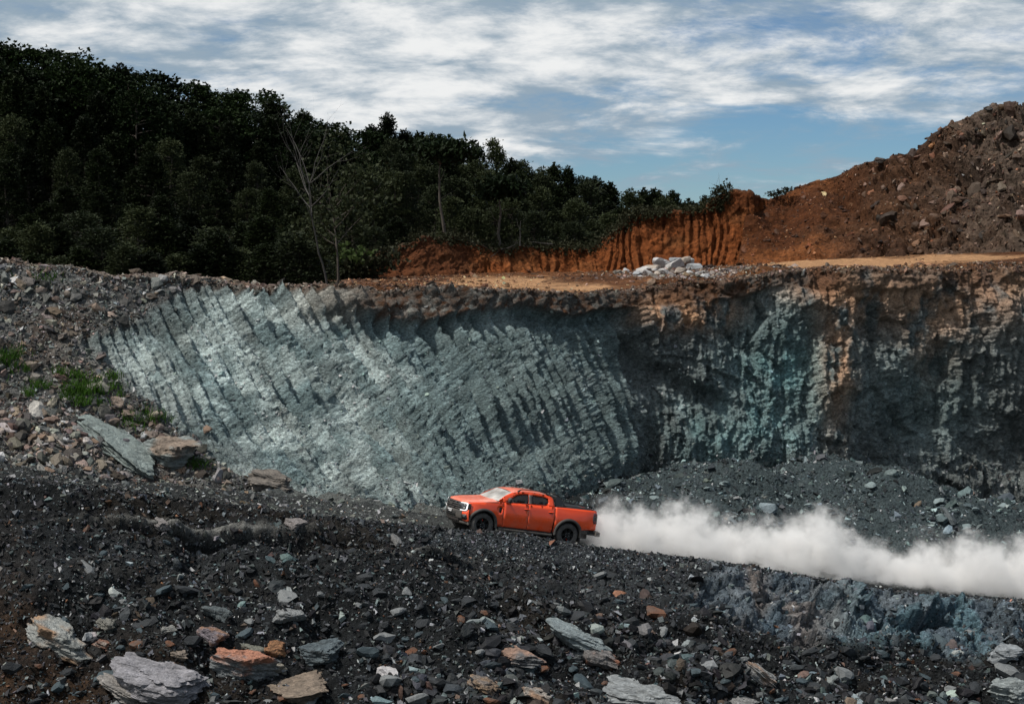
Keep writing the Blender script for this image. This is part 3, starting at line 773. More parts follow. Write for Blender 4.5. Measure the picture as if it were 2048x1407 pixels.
# ================================================================== LOOSE ROCK
rng = np.random.default_rng(11)
def slab_template(rng, n, flat):
    """irregular slate slab: two jittered n-gons; returns verts (2n,3), tris"""
    a = np.sort(rng.uniform(0, 2 * np.pi, n) * 0.35 + np.linspace(0, 2 * np.pi, n, endpoint=False))
    r = rng.uniform(0.6, 1.1, n)
    el = rng.uniform(0.55, 0.85)
    top = np.stack([np.cos(a) * r, np.sin(a) * r * el, flat * rng.uniform(0.6, 1.2, n)], -1)
    sh = rng.uniform(-0.15, 0.15, 2)
    bot = np.stack([np.cos(a) * r * rng.uniform(0.75, 1.15, n) + sh[0], np.sin(a) * r * el * rng.uniform(0.75, 1.15, n) + sh[1], -flat * rng.uniform(0.6, 1.2, n)], -1)
    V = np.concatenate([top, bot])
    T = [(0, i, i + 1) for i in range(1, n - 1)]          # the underside lies in the ground
    for i in range(n):
        j = (i + 1) % n
        T += [(i, n + i, n + j), (i, n + j, j)]
    return V, np.array(T)
TPL = [slab_template(rng, n, fl) for n, fl in [(5, .22), (4, .2), (4, .3), (4, .35), (5, .25), (4, .45), (4, .5), (4, .15), (4, .3), (5, .28), (4, .6), (5, .4)]]
def chunk_template(seed):
    """chunkier stone for the larger pieces: icosphere cut by planes, 80 faces"""
    rg = np.random.default_rng(seed)
    bm = bmesh.new(); bmesh.ops.create_icosphere(bm, subdivisions=2, radius=1.0)
    V = np.array([v.co[:] for v in bm.verts]); T = np.array([[v.index for v in f.verts] for f in bm.faces]); bm.free()
    d = V / np.linalg.norm(V, axis=1, keepdims=True)
    pn = rg.normal(size=(9, 3)); pn /= np.linalg.norm(pn, axis=1, keepdims=True)
    ph = rg.uniform(0.55, 0.95, 9)
    dots = d @ pn.T
    rad = np.minimum(np.where(dots > 0.05, ph[None] / np.maximum(dots, 0.05), 9).min(1), 1.25)
    V = d * rad[:, None] * (1 + 0.10 * rg.normal(size=(len(V), 1)))
    V[:, 1] *= rg.uniform(0.65, 0.9); V[:, 2] *= rg.uniform(0.35, 0.6)
    return V, T
N_SMALL = len(TPL)
TPL += [chunk_template(4000 + k) for k in range(8)]
def euler_mats(ax, ay, az):
    cx, sx, cyv, sy, cz, sz = np.cos(ax), np.sin(ax), np.cos(ay), np.sin(ay), np.cos(az), np.sin(az)
    M = np.empty((len(ax), 3, 3))
    M[:, 0, 0] = cz * cyv; M[:, 0, 1] = cz * sy * sx - sz * cx; M[:, 0, 2] = cz * sy * cx + sz * sx
    M[:, 1, 0] = sz * cyv; M[:, 1, 1] = sz * sy * sx + cz * cx; M[:, 1, 2] = sz * sy * cx - cz * sx
    M[:, 2, 0] = -sy; M[:, 2, 1] = cyv * sx; M[:, 2, 2] = cyv * cx
    return M
def basis(Nn):
    """rotation that takes +Z to N, X roughly world X"""
    xx = np.tile([1.0, 0, 0], (len(Nn), 1))
    yv = np.cross(Nn, xx); yv /= np.linalg.norm(yv, axis=1, keepdims=True) + 1e-9
    xv = np.cross(yv, Nn)
    return np.stack([xv, yv, Nn], -1)
def scatter(sheet, mask, n, rng):
    S = SHEETS[sheet]
    P = S['P']
    a = np.linalg.norm(np.cross(P[1:, :-1] - P[:-1, :-1], P[:-1, 1:] - P[:-1, :-1]), axis=-1)
    w = (a * mask[:-1, :-1]).ravel(); w = w / w.sum()
    k = rng.choice(len(w), n, p=w)
    i, j = k // (P.shape[1] - 1), k % (P.shape[1] - 1)
    u, v = rng.random(n)[:, None], rng.random(n)[:, None]
    p = (P[i, j] * (1 - u) * (1 - v) + P[i, j + 1] * u * (1 - v) + P[i + 1, j] * (1 - u) * v + P[i + 1, j + 1] * u * v)
    return p, S['N'][i, j], S['col'][i, j], S['px'][i, j], S['py'][i, j]
RUB = []
def rubble(sheet, mask, n, rmin, rmax, alpha, palette, tilt=0.5, sink=0.25, seed=0, keep=0.35, bias=(0, 0), sig=0.62):
    """collect loose slate pieces; palette = list of (colour, weight)"""
    rng = np.random.default_rng(seed)
    p, nn, gc, px, py = scatter(sheet, mask, n, rng)
    u = rng.random(n)
    r = rmin * (1 - u * (1 - (rmin / rmax) ** alpha)) ** (-1 / alpha)
    cols = np.array([q[0] for q in palette]); wts = np.array([q[1] for q in palette], float); wts /= wts.sum()
    c = cols[rng.choice(len(cols), n, p=wts)]
    c = c * (1 - keep) + gc * keep
    c = c * rng.lognormal(-sig * 0.2, sig, (n, 1)) * rng.uniform(0.92, 1.08, (n, 3))
    c = np.clip(c, 0, 0.34)
    tl = tilt * np.clip(1.25 - 2.2 * r, 0.4, 1.0)
    E = euler_mats(bias[0] + tl * rng.normal(0, 1, n), bias[1] + tl * rng.normal(0, 1, n), rng.uniform(0, 2 * np.pi, n))
    Mx = basis(nn * 0.6 + np.array([0, 0, 0.4])) if True else None
    Bn = nn * 0.6 + np.array([0, 0, 0.4]); Bn /= np.linalg.norm(Bn, axis=1, keepdims=True)
    Mx = basis(Bn) @ E
    sc = r[:, None] * rng.uniform(0.7, 1.3, (n, 3)); sc[:, 2] *= rng.uniform(0.6, 1.4, n)
    p = p + Bn * (r * (0.25 - sink))[:, None]
    t = np.where(r > 0.22, N_SMALL + rng.integers(0, len(TPL) - N_SMALL, n), rng.integers(0, N_SMALL, n))
    RUB.append((p, Mx, sc, c, t))
def flush_rubble(name, label, cat):
    Vs, Ts, Cs, off = [], [], [], 0
    for p, Mx, sc, c, t in RUB:
        for k, (V, T) in enumerate(TPL):
            i = np.nonzero(t == k)[0]
            if not len(i): continue
            W = np.einsum('nij,nvj->nvi', Mx[i], V[None] * sc[i][:, None, :]) + p[i][:, None, :]
            m, nv = len(i), len(V)
            Vs.append(W.reshape(-1, 3))
            Ts.append((T[None] + (np.arange(m) * nv)[:, None, None] + off).reshape(-1, 3))
            Cs.append(np.repeat(c[i], nv, 0)); off += m * nv
    RUB.clear()
    me = mesh_np(name, np.concatenate(Vs), np.concatenate(Ts), np.concatenate(Cs), False, M_rubble)
    o = link(name, me)
    tag(o, label, cat, kind='stuff')
    return o
S = SHEETS['quarry_ground']; px, py = S['px'], S['py']
infr = ((px > -140) & (px < 2190)).astype(float)
pal_dark = [((.022, .0245, .027), 5), ((.056, .063, .068), 3), ((.19, .20, .203), 1.3), ((.008, .008, .009), 5), ((.065, .044, .034), .6), ((.10, .048, .026), .12), ((.065, .088, .094), 1.1)]
near = sstep(1050, 1407, py)
clump = 0.12 + sstep(-0.10, 0.30, fbm(S['P'][..., 0] * 0.6, S['P'][..., 1] * 0.6, 0, 3, seed=600)) * 1.2
noout = 1 - 0.92 * G_OUT
visible = (py < 1450).astype(float)
rubble('quarry_ground', G_FORE * infr * noout * visible * (1 - 0.6 * G_BERM) * (1 - 0.9 * G_LEDGE), 34000, 0.039, 0.17, 2.05, pal_dark, tilt=0.45, seed=1, bias=(0.1, 0.25), keep=0.15, sink=0.1)
rubble('quarry_ground', G_BERM * infr * noout, 7000, 0.027, 0.075, 2.2, [((.05, .057, .063), 4), ((.10, .11, .12), 2), ((.02, .022, .024), 3), ((.2, .21, .21), .6)], tilt=0.5, seed=7, keep=0.2, sink=0.1)
rubble('quarry_ground', G_FORE * infr * noout * visible * clump ** 2.5 * (0.03 + near ** 2.5), 6500, 0.10, 0.36, 2.4, pal_dark, tilt=0.5, seed=2, bias=(0.1, 0.25), keep=0.15)
rubble('quarry_ground', G_OUT * infr, 1500, 0.04, 0.2, 2.2, [((.12, .15, .17), 2), ((.06, .065, .07), 2)], tilt=0.6, seed=3)
pal_teal = [((.055, .075, .080), 4), ((.11, .138, .142), 2.5), ((.030, .034, .037), 3), ((.22, .235, .23), .8), ((.11, .078, .058), .3)]
rubble('quarry_ground', G_MOUND * infr * sstep(1080, 1250, px) * (0.5 + clump), 15000, 0.046, 0.22, 2.3, [((.058, .078, .083), 4), ((.115, .143, .148), 2.5), ((.030, .036, .038), 3), ((.22, .24, .235), .6)], tilt=0.5, seed=4, bias=(0.1, 0.2), keep=0.15, sink=0.12)
rubble('quarry_ground', (G_MOUND * sstep(1250, 1000, px) + (0.12 + 1.6 * sstep(900, 740, px)) * G_ROAD) * infr, 8500, 0.04, 0.24, 2.3, [((.16, .175, .17), 3), ((.09, .095, .095), 2), ((.27, .28, .26), 1), ((.15, .095, .06), .6)], tilt=0.5, seed=5)
QG_M = G_MOUND * infr * sstep(1080, 1250, px)
cr = np.exp(-((np.arange(px.shape[0])[:, None] - V_CREST) / 5.0) ** 2) * np.ones_like(px)
rubble('quarry_ground', cr * infr, 5000, 0.035, 0.15, 2.3, pal_dark, tilt=0.6, seed=6)
flush_rubble('slate_rubble', 'loose broken slate fragments strewn over the pit floor', 'rubble')
S = SHEETS['quarry_cliff']; px, py = S['px'], S['py']
infr = ((px > -140) & (px < 2190)).astype(float)
pal_l = [((.115, .118, .115), 4), ((.21, .215, .208), 2), ((.060, .059, .057), 2.5), ((.11, .066, .042), .7), ((.18, .155, .13), .4), ((.135, .16, .155), 1.6)]
lo = sstep(780, 850, py) * blob(px, py, 120, 880, 230, 70)
rubble('quarry_cliff', C_LOOSE * infr, 14500, 0.035, 0.18, 2.2, pal_l, tilt=0.5, seed=21)
rubble('quarry_cliff', (C_LOOSE * (0.15 + lo)) * infr, 4500, 0.09, 0.36, 2.4, [((.105, .070, .050), 2.5), ((.165, .150, .132), 2), ((.075, .073, .070), 3), ((.20, .16, .13), .8)], tilt=0.45, seed=22)
# talus fans at the foot of the face, pieces caught on the face, crumbs along the rim
toe_m = sstep(0.17, 0.07, C_V) * infr
rubble('quarry_cliff', toe_m * (1 - C_LOOSE), 5500, 0.04, 0.22, 2.2, pal_teal + pal_l[:2], tilt=0.5, seed=23)
rubble('quarry_cliff', (1 - C_LOOSE) * infr * sstep(0.9, 0.2, C_V), 3500, 0.03, 0.12, 2.4, pal_teal + pal_l[:3], tilt=0.6, seed=24, keep=0.8, sig=0.35)
rubble('quarry_cliff', (1 - C_LOOSE) * infr * sstep(0.12, 0.2, C_V) * sstep(0.93, 0.85, C_V) * sstep(1900, 1300, px), 6000, 0.035, 0.15, 2.2, [((.20, .23, .225), 3), ((.33, .36, .34), 1.5), ((.11, .12, .118), 1.5)], tilt=0.35, seed=26, keep=0.8, sink=0.45, sig=0.35)
rubble('quarry_cliff', sstep(0.955, 0.985, C_V) * infr, 4500, 0.04, 0.2, 2.2, [((.060, .033, .019), 4), ((.10, .075, .058), 1.5), ((.18, .15, .13), .5)], tilt=0.5, seed=25)
flush_rubble('talus_rubble', 'loose stones on the slope and at the foot of the cut face', 'rubble')
S = SHEETS['spoil_hill']; px, py = S['px'], S['py']
infr = ((px > 1450) & (px < 2320)).astype(float) * (py < 540)
pal_h = [((.062, .034, .021), 3.5), ((.105, .072, .054), 2.2), ((.20, .150, .118), 1.1), ((.030, .017, .011), 3), ((.11, .042, .016), 1.2)]
rubble('spoil_hill', H_RUB * infr * sstep(1650, 1950, px + 0.4 * (py - 400)), 9500, 0.07, 0.30, 2.2, pal_h, tilt=0.5, seed=31, keep=0.4)
rubble('spoil_hill', infr * sstep(1560, 1700, px) * 1.0, 3500, 0.05, 0.35, 2.1, pal_h[:1] + pal_h[3:], tilt=0.5, seed=36, keep=0.5)
rubble('spoil_hill', H_RUB * infr, 160, 0.3, 0.7, 2.6, pal_h, tilt=0.5, seed=38, keep=0.4)
rubble('quarry_ground', QG_M, 70, 0.22, 0.45, 2.4, pal_teal, tilt=0.5, seed=39, keep=0.2)
rubble('spoil_hill', (1 - H_RUB) * infr, 3600, 0.04, 0.25, 2.1, [((.085, .034, .014), 2), ((.16, .085, .048), 1.0), ((.04, .016, .008), 1.8)], tilt=0.5, seed=32)
S = SHEETS['bench_ground']; px, py = S['px'], S['py']
sandy_b = SANDY
vv = np.arange(px.shape[0])[:, None] * np.ones_like(px)
infr = ((px > -200) & (px < 2250)).astype(float)
rubble('bench_ground', infr * sstep(22, 2, vv) * (0.3 + sstep(-.2, .4, fbm(px * 0.012, 0, 0, 3, seed=700))), 4200, 0.05, 0.26, 2.3, [((.070, .038, .022), 3), ((.11, .085, .068), 2), ((.20, .17, .145), .7)], tilt=0.5, seed=33)
rubble('bench_ground', infr * blob(px, py, 1400, 547, 130, 10), 1600, 0.06, 0.3, 2.1, [((.27, .25, .235), 3), ((.16, .12, .095), 1.5)], tilt=0.5, seed=34)
rubble('bench_ground', infr * blob(px, py, 860, 565, 170, 18), 1800, 0.05, 0.26, 2.2, [((.12, .06, .03), 3), ((.20, .12, .075), 1.5)], tilt=0.5, seed=35)
rubble('bench_ground', infr * sstep(700, 800, px) * (1 - sandy_b), 3200, 0.05, 0.3, 2.2, [((.10, .052, .027), 3), ((.055, .03, .018), 2), ((.19, .13, .09), 1)], tilt=0.5, seed=37)
flush_rubble('spoil_rubble', 'brown and grey stones over the upper bench and spoil hill', 'rubble')

# ------------------------------------------------------------------ rocks one can pick out
def rock_mesh(name, seed, sub, planes=12, flat=1.0, layers=0.0, layer_n=9, noise=0.05, col=None, cap=None):
    """angular rock: sphere cut by random planes, stepped along its cleavage; unit half-size"""
    rg = np.random.default_rng(seed)
    bm = bmesh.new()
    bmesh.ops.create_icosphere(bm, subdivisions=sub, radius=1.0)
    V = np.array([v.co[:] for v in bm.verts]); T = np.array([[v.index for v in f.verts] for f in bm.faces]); bm.free()
    d = V / np.linalg.norm(V, axis=1, keepdims=True)
    pn = rg.normal(size=(planes, 3)); pn /= np.linalg.norm(pn, axis=1, keepdims=True)
    ph = rg.uniform(0.55, 0.95, planes)
    pn = np.concatenate([pn, [[0, 0, 1], [0, 0, -1]]]); ph = np.append(ph, [0.62, 0.75])
    dots = d @ pn.T
    rad = np.where(dots > 0.05, ph[None] / np.maximum(dots, 0.05), 9).min(1)
    rad = np.minimum(rad, 1.35)
    V = d * rad[:, None]
    if layers:
        ax = np.array([0.18, 0.10, 1.0]); ax /= np.linalg.norm(ax)
        q = V @ ax * layer_n + 0.7 * fbm(V[:, 0] * 1.7, V[:, 1] * 1.7, seed * 1.3, 3, seed=seed)
        st = h1(np.floor(q) + 50, seed)
        rdir = V - np.outer(V @ ax, ax)
        rl = np.linalg.norm(rdir, axis=1, keepdims=True) + 1e-6
        V = V + rdir / rl * (layers * (st - 0.5) * np.minimum(rl[:, 0], 1))[:, None]
    V = V + d * (noise * fbm(V[:, 0] * 3, V[:, 1] * 3, V[:, 2] * 5 + seed, 4, seed=seed))[:, None]
    V[:, 2] *= flat
    C = np.tile(np.asarray(col if col is not None else (.12, .13, .135)), (len(V), 1))
    if cap is not None:
        w = sstep(-0.1, 0.35, fbm(V[:, 0] * 1.5, V[:, 1] * 1.5, V[:, 2] * 2 + seed, 4, seed=seed + 3) + (0.45 if cap[3] == 1 else 0.0) * (V[:, 2] / flat))
        C = C * (1 - w[:, None]) + np.asarray(cap[:3]) * w[:, None]
    C = C * (1 + 0.35 * fbm(V[:, 0] * 4, V[:, 1] * 4, V[:, 2] * 9, 3, seed=seed + 9))[:, None]
    return mesh_np(name, V, T, C, False, M_boulder if sub >= 4 else M_rubble)
M_boulder = mat_vcol('boulder_slate', rough=0.62, spec=0.4, nscale=3.5, lo=0.5, hi=1.5, bumps=((4.0, 0.10), (15.0, 0.05)), stretch=(1, 1, 3.2))
def ground_hit(px, py, names=('quarry_ground', 'quarry_cliff', 'bench_ground', 'spoil_hill', 'earth_bank')):
    best = None
    for nm in names:
        S = SHEETS[nm]
        d2 = (S['px'] - px) ** 2 + (S['py'] - py) ** 2
        k = np.argmin(d2 + (S['d'] * 0.02) ** 2)
        if d2.flat[k] < 120 and (best is None or S['d'].flat[k] < best[1]):
            best = (S['P'].reshape(-1, 3)[k], S['d'].flat[k], S['N'].reshape(-1, 3)[k])
    return best
def put_rock(name, me, px, py, wpx, hpx, roll, rz, label, cat='rock', group=None, tiltx=0.25, depth=1.0, lift=0.32):
    """rock whose outline is about wpx by hpx photo pixels, centred at (px, py)"""
    g = ground_hit(px, py + hpx * 0.22)
    if g is None: return None
    p, d, n = g
    k = d / F_PX
    o = link(name, me)
    a, b = wpx * 0.5 * k / 0.92, hpx * 0.5 * k / 0.9
    o.scale = (a, a * depth, b)
    o.rotation_euler = Euler((tiltx, roll, rz), 'XYZ')
    o.location = Vector(p) + Vector((0, a * depth * 0.25, b * lift))
    tag(o, label, cat, group, 'thing')
    return o
GREY, BLUE, TEALR, REDR, TANR = (.17, .18, .185), (.115, .145, .165), (.13, .185, .185), (.25, .105, .062), (.26, .19, .14)
big = [  # px, py, w, h, roll(+ = right side down), colour, cap (colour + top-only flag), label, category
    (102, 1275, 158, 86, .28, (.21, .22, .21), (.26, .165, .10, 0), 'pale layered boulder with rusty streaks at the lower left of the rubble', 'boulder'),
    (470, 1332, 120, 88, .12, (.15, .165, .17), (.33, .145, .09, 1), 'grey boulder with a smooth salmon red top face', 'boulder'),
    (330, 1355, 150, 78, .15, (.20, .195, .21), None, 'large layered purplish grey slab left of the red topped boulder', 'boulder'),
    (278, 1388, 120, 40, .35, (.23, .215, .20), None, 'long tilted grey slab at the bottom edge, below the layered slab', 'slab'),
    (632, 1310, 98, 66, -.12, (.065, .085, .095), None, 'dark bluish boulder right of the red topped boulder', 'boulder'),
    (552, 1296, 42, 36, .1, (.30, .15, .07), (.2, .09, .05, 0), 'small orange brown rock behind the red topped boulder', 'rock'),
    (500, 1298, 46, 34, .2, (.20, .20, .165), None, 'olive grey flat rock just behind the red topped boulder', 'rock'),
    (550, 1336, 50, 34, .1, (.24, .225, .19), None, 'pale sandy rock at the right side of the red topped boulder', 'rock'),
    (588, 1372, 120, 34, -.1, (.16, .125, .095), None, 'long low brown slab under the dark bluish boulder', 'slab'),
    (428, 1268, 56, 40, .35, (.19, .165, .185), (.30, .17, .11, 0), 'purple and tan slab leaning above the red topped boulder', 'slab'),
    (570, 1232, 56, 36, .1, (.24, .25, .25), None, 'pale striped block above the olive rocks in the left rubble', 'block'),
    (438, 1226, 52, 32, .2, (.10, .12, .125), None, 'dark grey flat slab left of the pale striped block', 'slab'),
    (334, 1262, 38, 26, -.1, (.24, .24, .225), None, 'small whitish block above the layered purplish slab', 'block'),
    (356, 1312, 44, 22, .1, (.25, .205, .165), None, 'pale tan slab lying on top of the layered purplish slab', 'slab'),
    (220, 1250, 44, 34, .2, (.22, .215, .19), None, 'light grey wedge of slate right of the rusty streaked boulder', 'rock'),
    (208, 1290, 50, 26, .1, (.26, .12, .08), (.26, .22, .19, 0), 'red brown slab beside the rusty streaked boulder', 'slab'),
    (1168, 1284, 112, 52, .38, (.20, .235, .24), None, 'large light blue grey slab tilted to the right in the centre rubble', 'slab'),
    (1212, 1322, 72, 46, .42, (.16, .15, .145), (.25, .10, .055, 0), 'cracked rust stained boulder below the light blue grey slab', 'boulder'),
    (1018, 1312, 96, 44, .05, (.12, .125, .13), (.24, .15, .11, 1), 'dark block with a tan top over a black hollow', 'block'),
    (1152, 1312, 38, 26, .0, (.10, .11, .115), None, 'small dark block left of the rust stained boulder', 'block'),
    (968, 1366, 62, 32, .28, (.27, .185, .12), (.18, .15, .13, 0), 'tan and orange slab low in the centre foreground', 'slab'),
    (1068, 1395, 70, 42, .3, (.30, .27, .24), (.32, .2, .13, 0), 'pale boulder with orange edge at the bottom centre', 'boulder'),
    (1282, 1385, 130, 46, .08, (.22, .235, .24), None, 'broad pale layered slab at the bottom right of centre', 'slab'),
    (1530, 1356, 80, 34, .62, (.27, .265, .255), (.32, .22, .16, 0), 'pale jagged boulder with a pinkish tip on the right slope', 'boulder'),
    (1482, 1400, 70, 22, .15, (.24, .24, .235), None, 'thin pale slab at the bottom edge below the jagged boulder', 'slab'),
    (2012, 1308, 56, 38, .1, (.25, .27, .285), None, 'rounded light grey boulder near the right edge', 'boulder'),
    (2030, 1385, 76, 66, .0, (.21, .235, .235), None, 'big mottled grey boulder in the lower right corner', 'boulder'),
    (250, 896, 150, 38, .55, (.19, .225, .212), None, 'long pale green slab leaning down the left slope', 'slab'),
    (330, 905, 112, 86, .06, (.165, .19, .185), (.20, .155, .12, 1), 'squarish grey block with brown top against the long slab', 'block'),
    (545, 966, 112, 58, .22, (.155, .135, .115), None, 'brown boulder at the cliff foot left of the pickup', 'boulder'),
    (236, 806, 36, 34, .6, (.30, .235, .19), None, 'pale pink stone in the grass on the left slope', 'rock'),
    (264, 832, 34, 24, .5, (.27, .205, .165), None, 'pale tan stone just below the pink stone in the grass', 'rock'),
    (324, 1048, 34, 26, .3, (.28, .26, .25), None, 'pale pinkish rock standing on the ledge left of the pickup', 'rock'),
    (590, 1048, 52, 26, .1, (.22, .20, .195), None, 'grey rock on the ledge between the pickup and the left edge', 'rock'),
    (795, 1083, 30, 14, .75, (.29, .29, .285), None, 'thin white sliver of slate standing below the pickup front', 'slab'),
    (1764, 320, 26, 12, .18, (.07, .055, .045), None, 'dark flat slab balanced on the brown ridge skyline', 'slab'),
    (1866, 274, 30, 10, -.1, (.08, .065, .055), None, 'dark ledge stone on the ridge halfway to its top', 'slab'),
    (1984, 218, 20, 8, .0, (.06, .055, .05), None, 'small dark slab lying left of the ridge top', 'slab'),
    (2016, 212, 26, 9, .0, (.075, .07, .065), None, 'dark slab on the very top of the ridge', 'slab'),
]
for i, (bx, by, w, hh, roll, colr, cap, lab, cat) in enumerate(big):
    sub = 5 if w > 75 else 4
    me = rock_mesh('boulder', 300 + i, sub, planes=11, layers=0.24 if w > 60 else 0.15, layer_n=6 + (i % 4) * 2, noise=0.22, col=colr, cap=cap)
    put_rock(cat if cat != 'block' else 'rock_block', me, bx, by, w, hh, roll, (i * 0.7) % 0.6 - 0.3, lab, cat, tiltx=0.12 + 0.2 * ((i * 37) % 10) / 10, depth=0.7)
# heap of pale boulders on the bench
heap = [(1286, 541, 30, 18), (1308, 536, 34, 22), (1322, 524, 40, 24), (1352, 520, 24, 16), (1345, 532, 38, 26), (1364, 526, 34, 24), (1378, 523, 26, 20), (1392, 533, 28, 20), (1330, 543, 30, 18), (1362, 544, 34, 16), (1300, 547, 22, 12), (1274, 547, 24, 12), (1402, 545, 20, 11), (1316, 547, 18, 10), (1382, 546, 20, 10)]
for i, (bx, by, w, hh) in enumerate(heap):
    me = rock_mesh('heap_boulder', 700 + i, 3, planes=10, noise=0.06, col=[(.33, .32, .31), (.30, .26, .22), (.36, .36, .36), (.25, .26, .27)][i % 4])
    o = put_rock('heap_boulder', me, bx, by, w, hh, (i % 5 - 2) * 0.2, i * 0.9, 'pale grey boulder in the heap on the upper bench', 'boulder', 'boulders heaped on the bench', depth=0.9)
# the next largest stones of the rubble, one object each; meshes shared
kinds = [('dark slate slab among the foreground rubble', 'dark slate slabs in the foreground rubble', (.026, .029, .032), None), ('pale grey slate slab among the foreground rubble', 'pale slate slabs in the foreground rubble', (.15, .158, .16), None),
         ('rust brown stone among the foreground rubble', 'rust brown stones in the foreground rubble', (.11, .050, .028), (.08, .06, .05, 0)), ('bluish slate block among the foreground rubble', 'bluish slate blocks in the foreground rubble', (.048, .066, .075), None)]
lib = [[rock_mesh('slate_stone', 900 + 20 * k + j, 2, planes=9, noise=0.10, flat=1, col=kk[2], cap=kk[3]) for j in range(6)] for k, kk in enumerate(kinds)]
rg = np.random.default_rng(77)
n_done = 0
taken = [(b[0], b[1], b[2] * 0.5, b[3] * 0.5) for b in big]
while n_done < 240:
    bx, by = rg.uniform(5, 2043), 1405 - abs(rg.normal(0, 130))
    if by < np.interp(bx, [0, 600, 1000, 1500, 2048], [1040, 1090, 1120, 1180, 1255]): continue
    if 1420 < bx and by < 1300 and rg.random() < 0.8: continue
    if bx < 420 and by > 1300 and rg.random() < 0.75: continue
    w = 17 + min(46, rg.exponential(15)) * (0.3 + 0.7 * (by - 1040) / 365); hh = w * rg.uniform(0.38, 0.75)
    if any(abs(bx - t[0]) < t[2] + w * .35 and abs(by - t[1]) < t[3] + hh * .35 for t in taken): continue
    k = rg.choice(4, p=[0.56, 0.13, 0.10, 0.21])
    lab, grp, _, _ = kinds[k]
    o = put_rock(['dark_slate_slab', 'pale_slate_slab', 'rust_stone', 'bluish_slate_block'][k], lib[k][rg.integers(6)], bx, by, w * 1.05, hh, rg.normal(0.18, 0.3), rg.uniform(0, 6.28), lab, 'stone', grp, tiltx=rg.normal(0.3, 0.2), depth=rg.uniform(0.6, 1.0))
    if o is None: continue
    taken.append((bx, by, w * 0.5, hh * 0.5)); n_done += 1
# stones one can pick out on the right-hand mound and the left slope
for lab, grp, nm, colr, reg, nn in [('teal grey slate stone on the rubble mound behind the dust', 'teal stones on the right mound', 'teal_stone', (.16, .20, .205), 'm', 34), ('brownish loose stone on the slope below the left grass', 'brown stones on the left slope', 'brown_stone', (.21, .145, .105), 'l', 30)]:
    lb = [rock_mesh('loose_stone', 1200 + j + (50 if reg == 'l' else 0), 2, planes=9, noise=0.1, col=colr) for j in range(5)]
    k = 0
    while k < nn:
        if reg == 'm':
            bx = rg.uniform(1300, 2040); by = rg.uniform(np.interp(bx, [1300, 1600, 1750, 2048], [975, 945, 940, 1015]), np.interp(bx, [1300, 1600, 2048], [1000, 1020, 1070]))
        else:
            bx = rg.uniform(5, 420); by = rg.uniform(840, 945)
        w = rg.uniform(10, 24)
        o = put_rock(nm, lb[rg.integers(5)], bx, by, w, w * rg.uniform(.4, .7), rg.normal(.15, .3), rg.uniform(0, 6), lab, 'stone', grp, depth=.8)
        if o: k += 1

# ================================================================== VEGETATION
M_bark = mat_plain('bark', (.060, .048, .038), 0.9, var=0.4, vscale=6)
M_bare = mat_plain('bare_bark', (.048, .043, .039), 0.85, var=0.35, vscale=8)
M_pine = mat_leaf('pine_needles', (.0085, .0145, .006), 0.6, 0.08)
M_pine_haze = mat_leaf('hazed_pine_needles', (.024, .034, .018), 0.45, 0.10)  # distance haze of the right stand mixed into the needle colour
M_broad = mat_leaf('broad_leaves', (.009, .018, .0065), 0.55, 0.08)
M_shrub = mat_leaf('shrub_leaves', (.040, .066, .024), 0.5, 0.2)
M_glint = mat_leaf('dull_leaves', (.026, .036, .018), 0.6, 0.15)
M_creep = mat_leaf('creeper_leaves', (.020, .024, .015), 0.5, 0.12)
M_grass = mat_leaf('grass_blades', (.045, .110, .020), 0.5, 0.3)
M_drygrass = mat_leaf('dry_grass_blades', (.10, .095, .06), 0.4, 0.3)

def tris_cloud(C, D, size, rg, per=4, width=0.28, up=0.35, spread=0.75):
    """tufts: at each centre C `per` slim triangles fanning around direction D"""
    n = len(C)
    c = np.repeat(C, per, 0); d = np.repeat(D, per, 0)
    d = d + rg.normal(0, spread, d.shape) + np.array([0, 0, up])
    d /= np.linalg.norm(d, axis=1, keepdims=True)
    L = size * rg.uniform(0.6, 1.3, (n * per, 1))
    sd = np.cross(d, rg.normal(size=d.shape)); sd /= np.linalg.norm(sd, axis=1, keepdims=True) + 1e-9
    w = L * width
    V = np.stack([c - sd * w * 0.5, c + d * L * 0.55 + sd * w, c + d * L, c + d * L * 0.55 - sd * w], 1)
    return V.reshape(-1, 3), np.arange(n * per * 4).reshape(-1, 4)
def tubes(segs, sides=5):
    """segs: list of (p0, p1, r0, r1) -> verts, quads"""
    V, Q, o = [], [], 0
    for p0, p1, r0, r1 in segs:
        d = np.asarray(p1) - np.asarray(p0); l = np.linalg.norm(d)
        if l < 1e-6: continue
        d = d / l
        a = np.cross(d, [0.3, 0.9, 0.2]); a /= np.linalg.norm(a); b = np.cross(d, a)
        for p, r in ((p0, r0), (p1, r1)):
            for k in range(sides):
                t = 2 * np.pi * k / sides
                V.append(np.asarray(p) + r * (np.cos(t) * a + np.sin(t) * b))
        for k in range(sides):
            j = (k + 1) % sides
            Q.append((o + k, o + j, o + sides + j, o + sides + k))
        o += 2 * sides
    return np.array(V), np.array(Q)
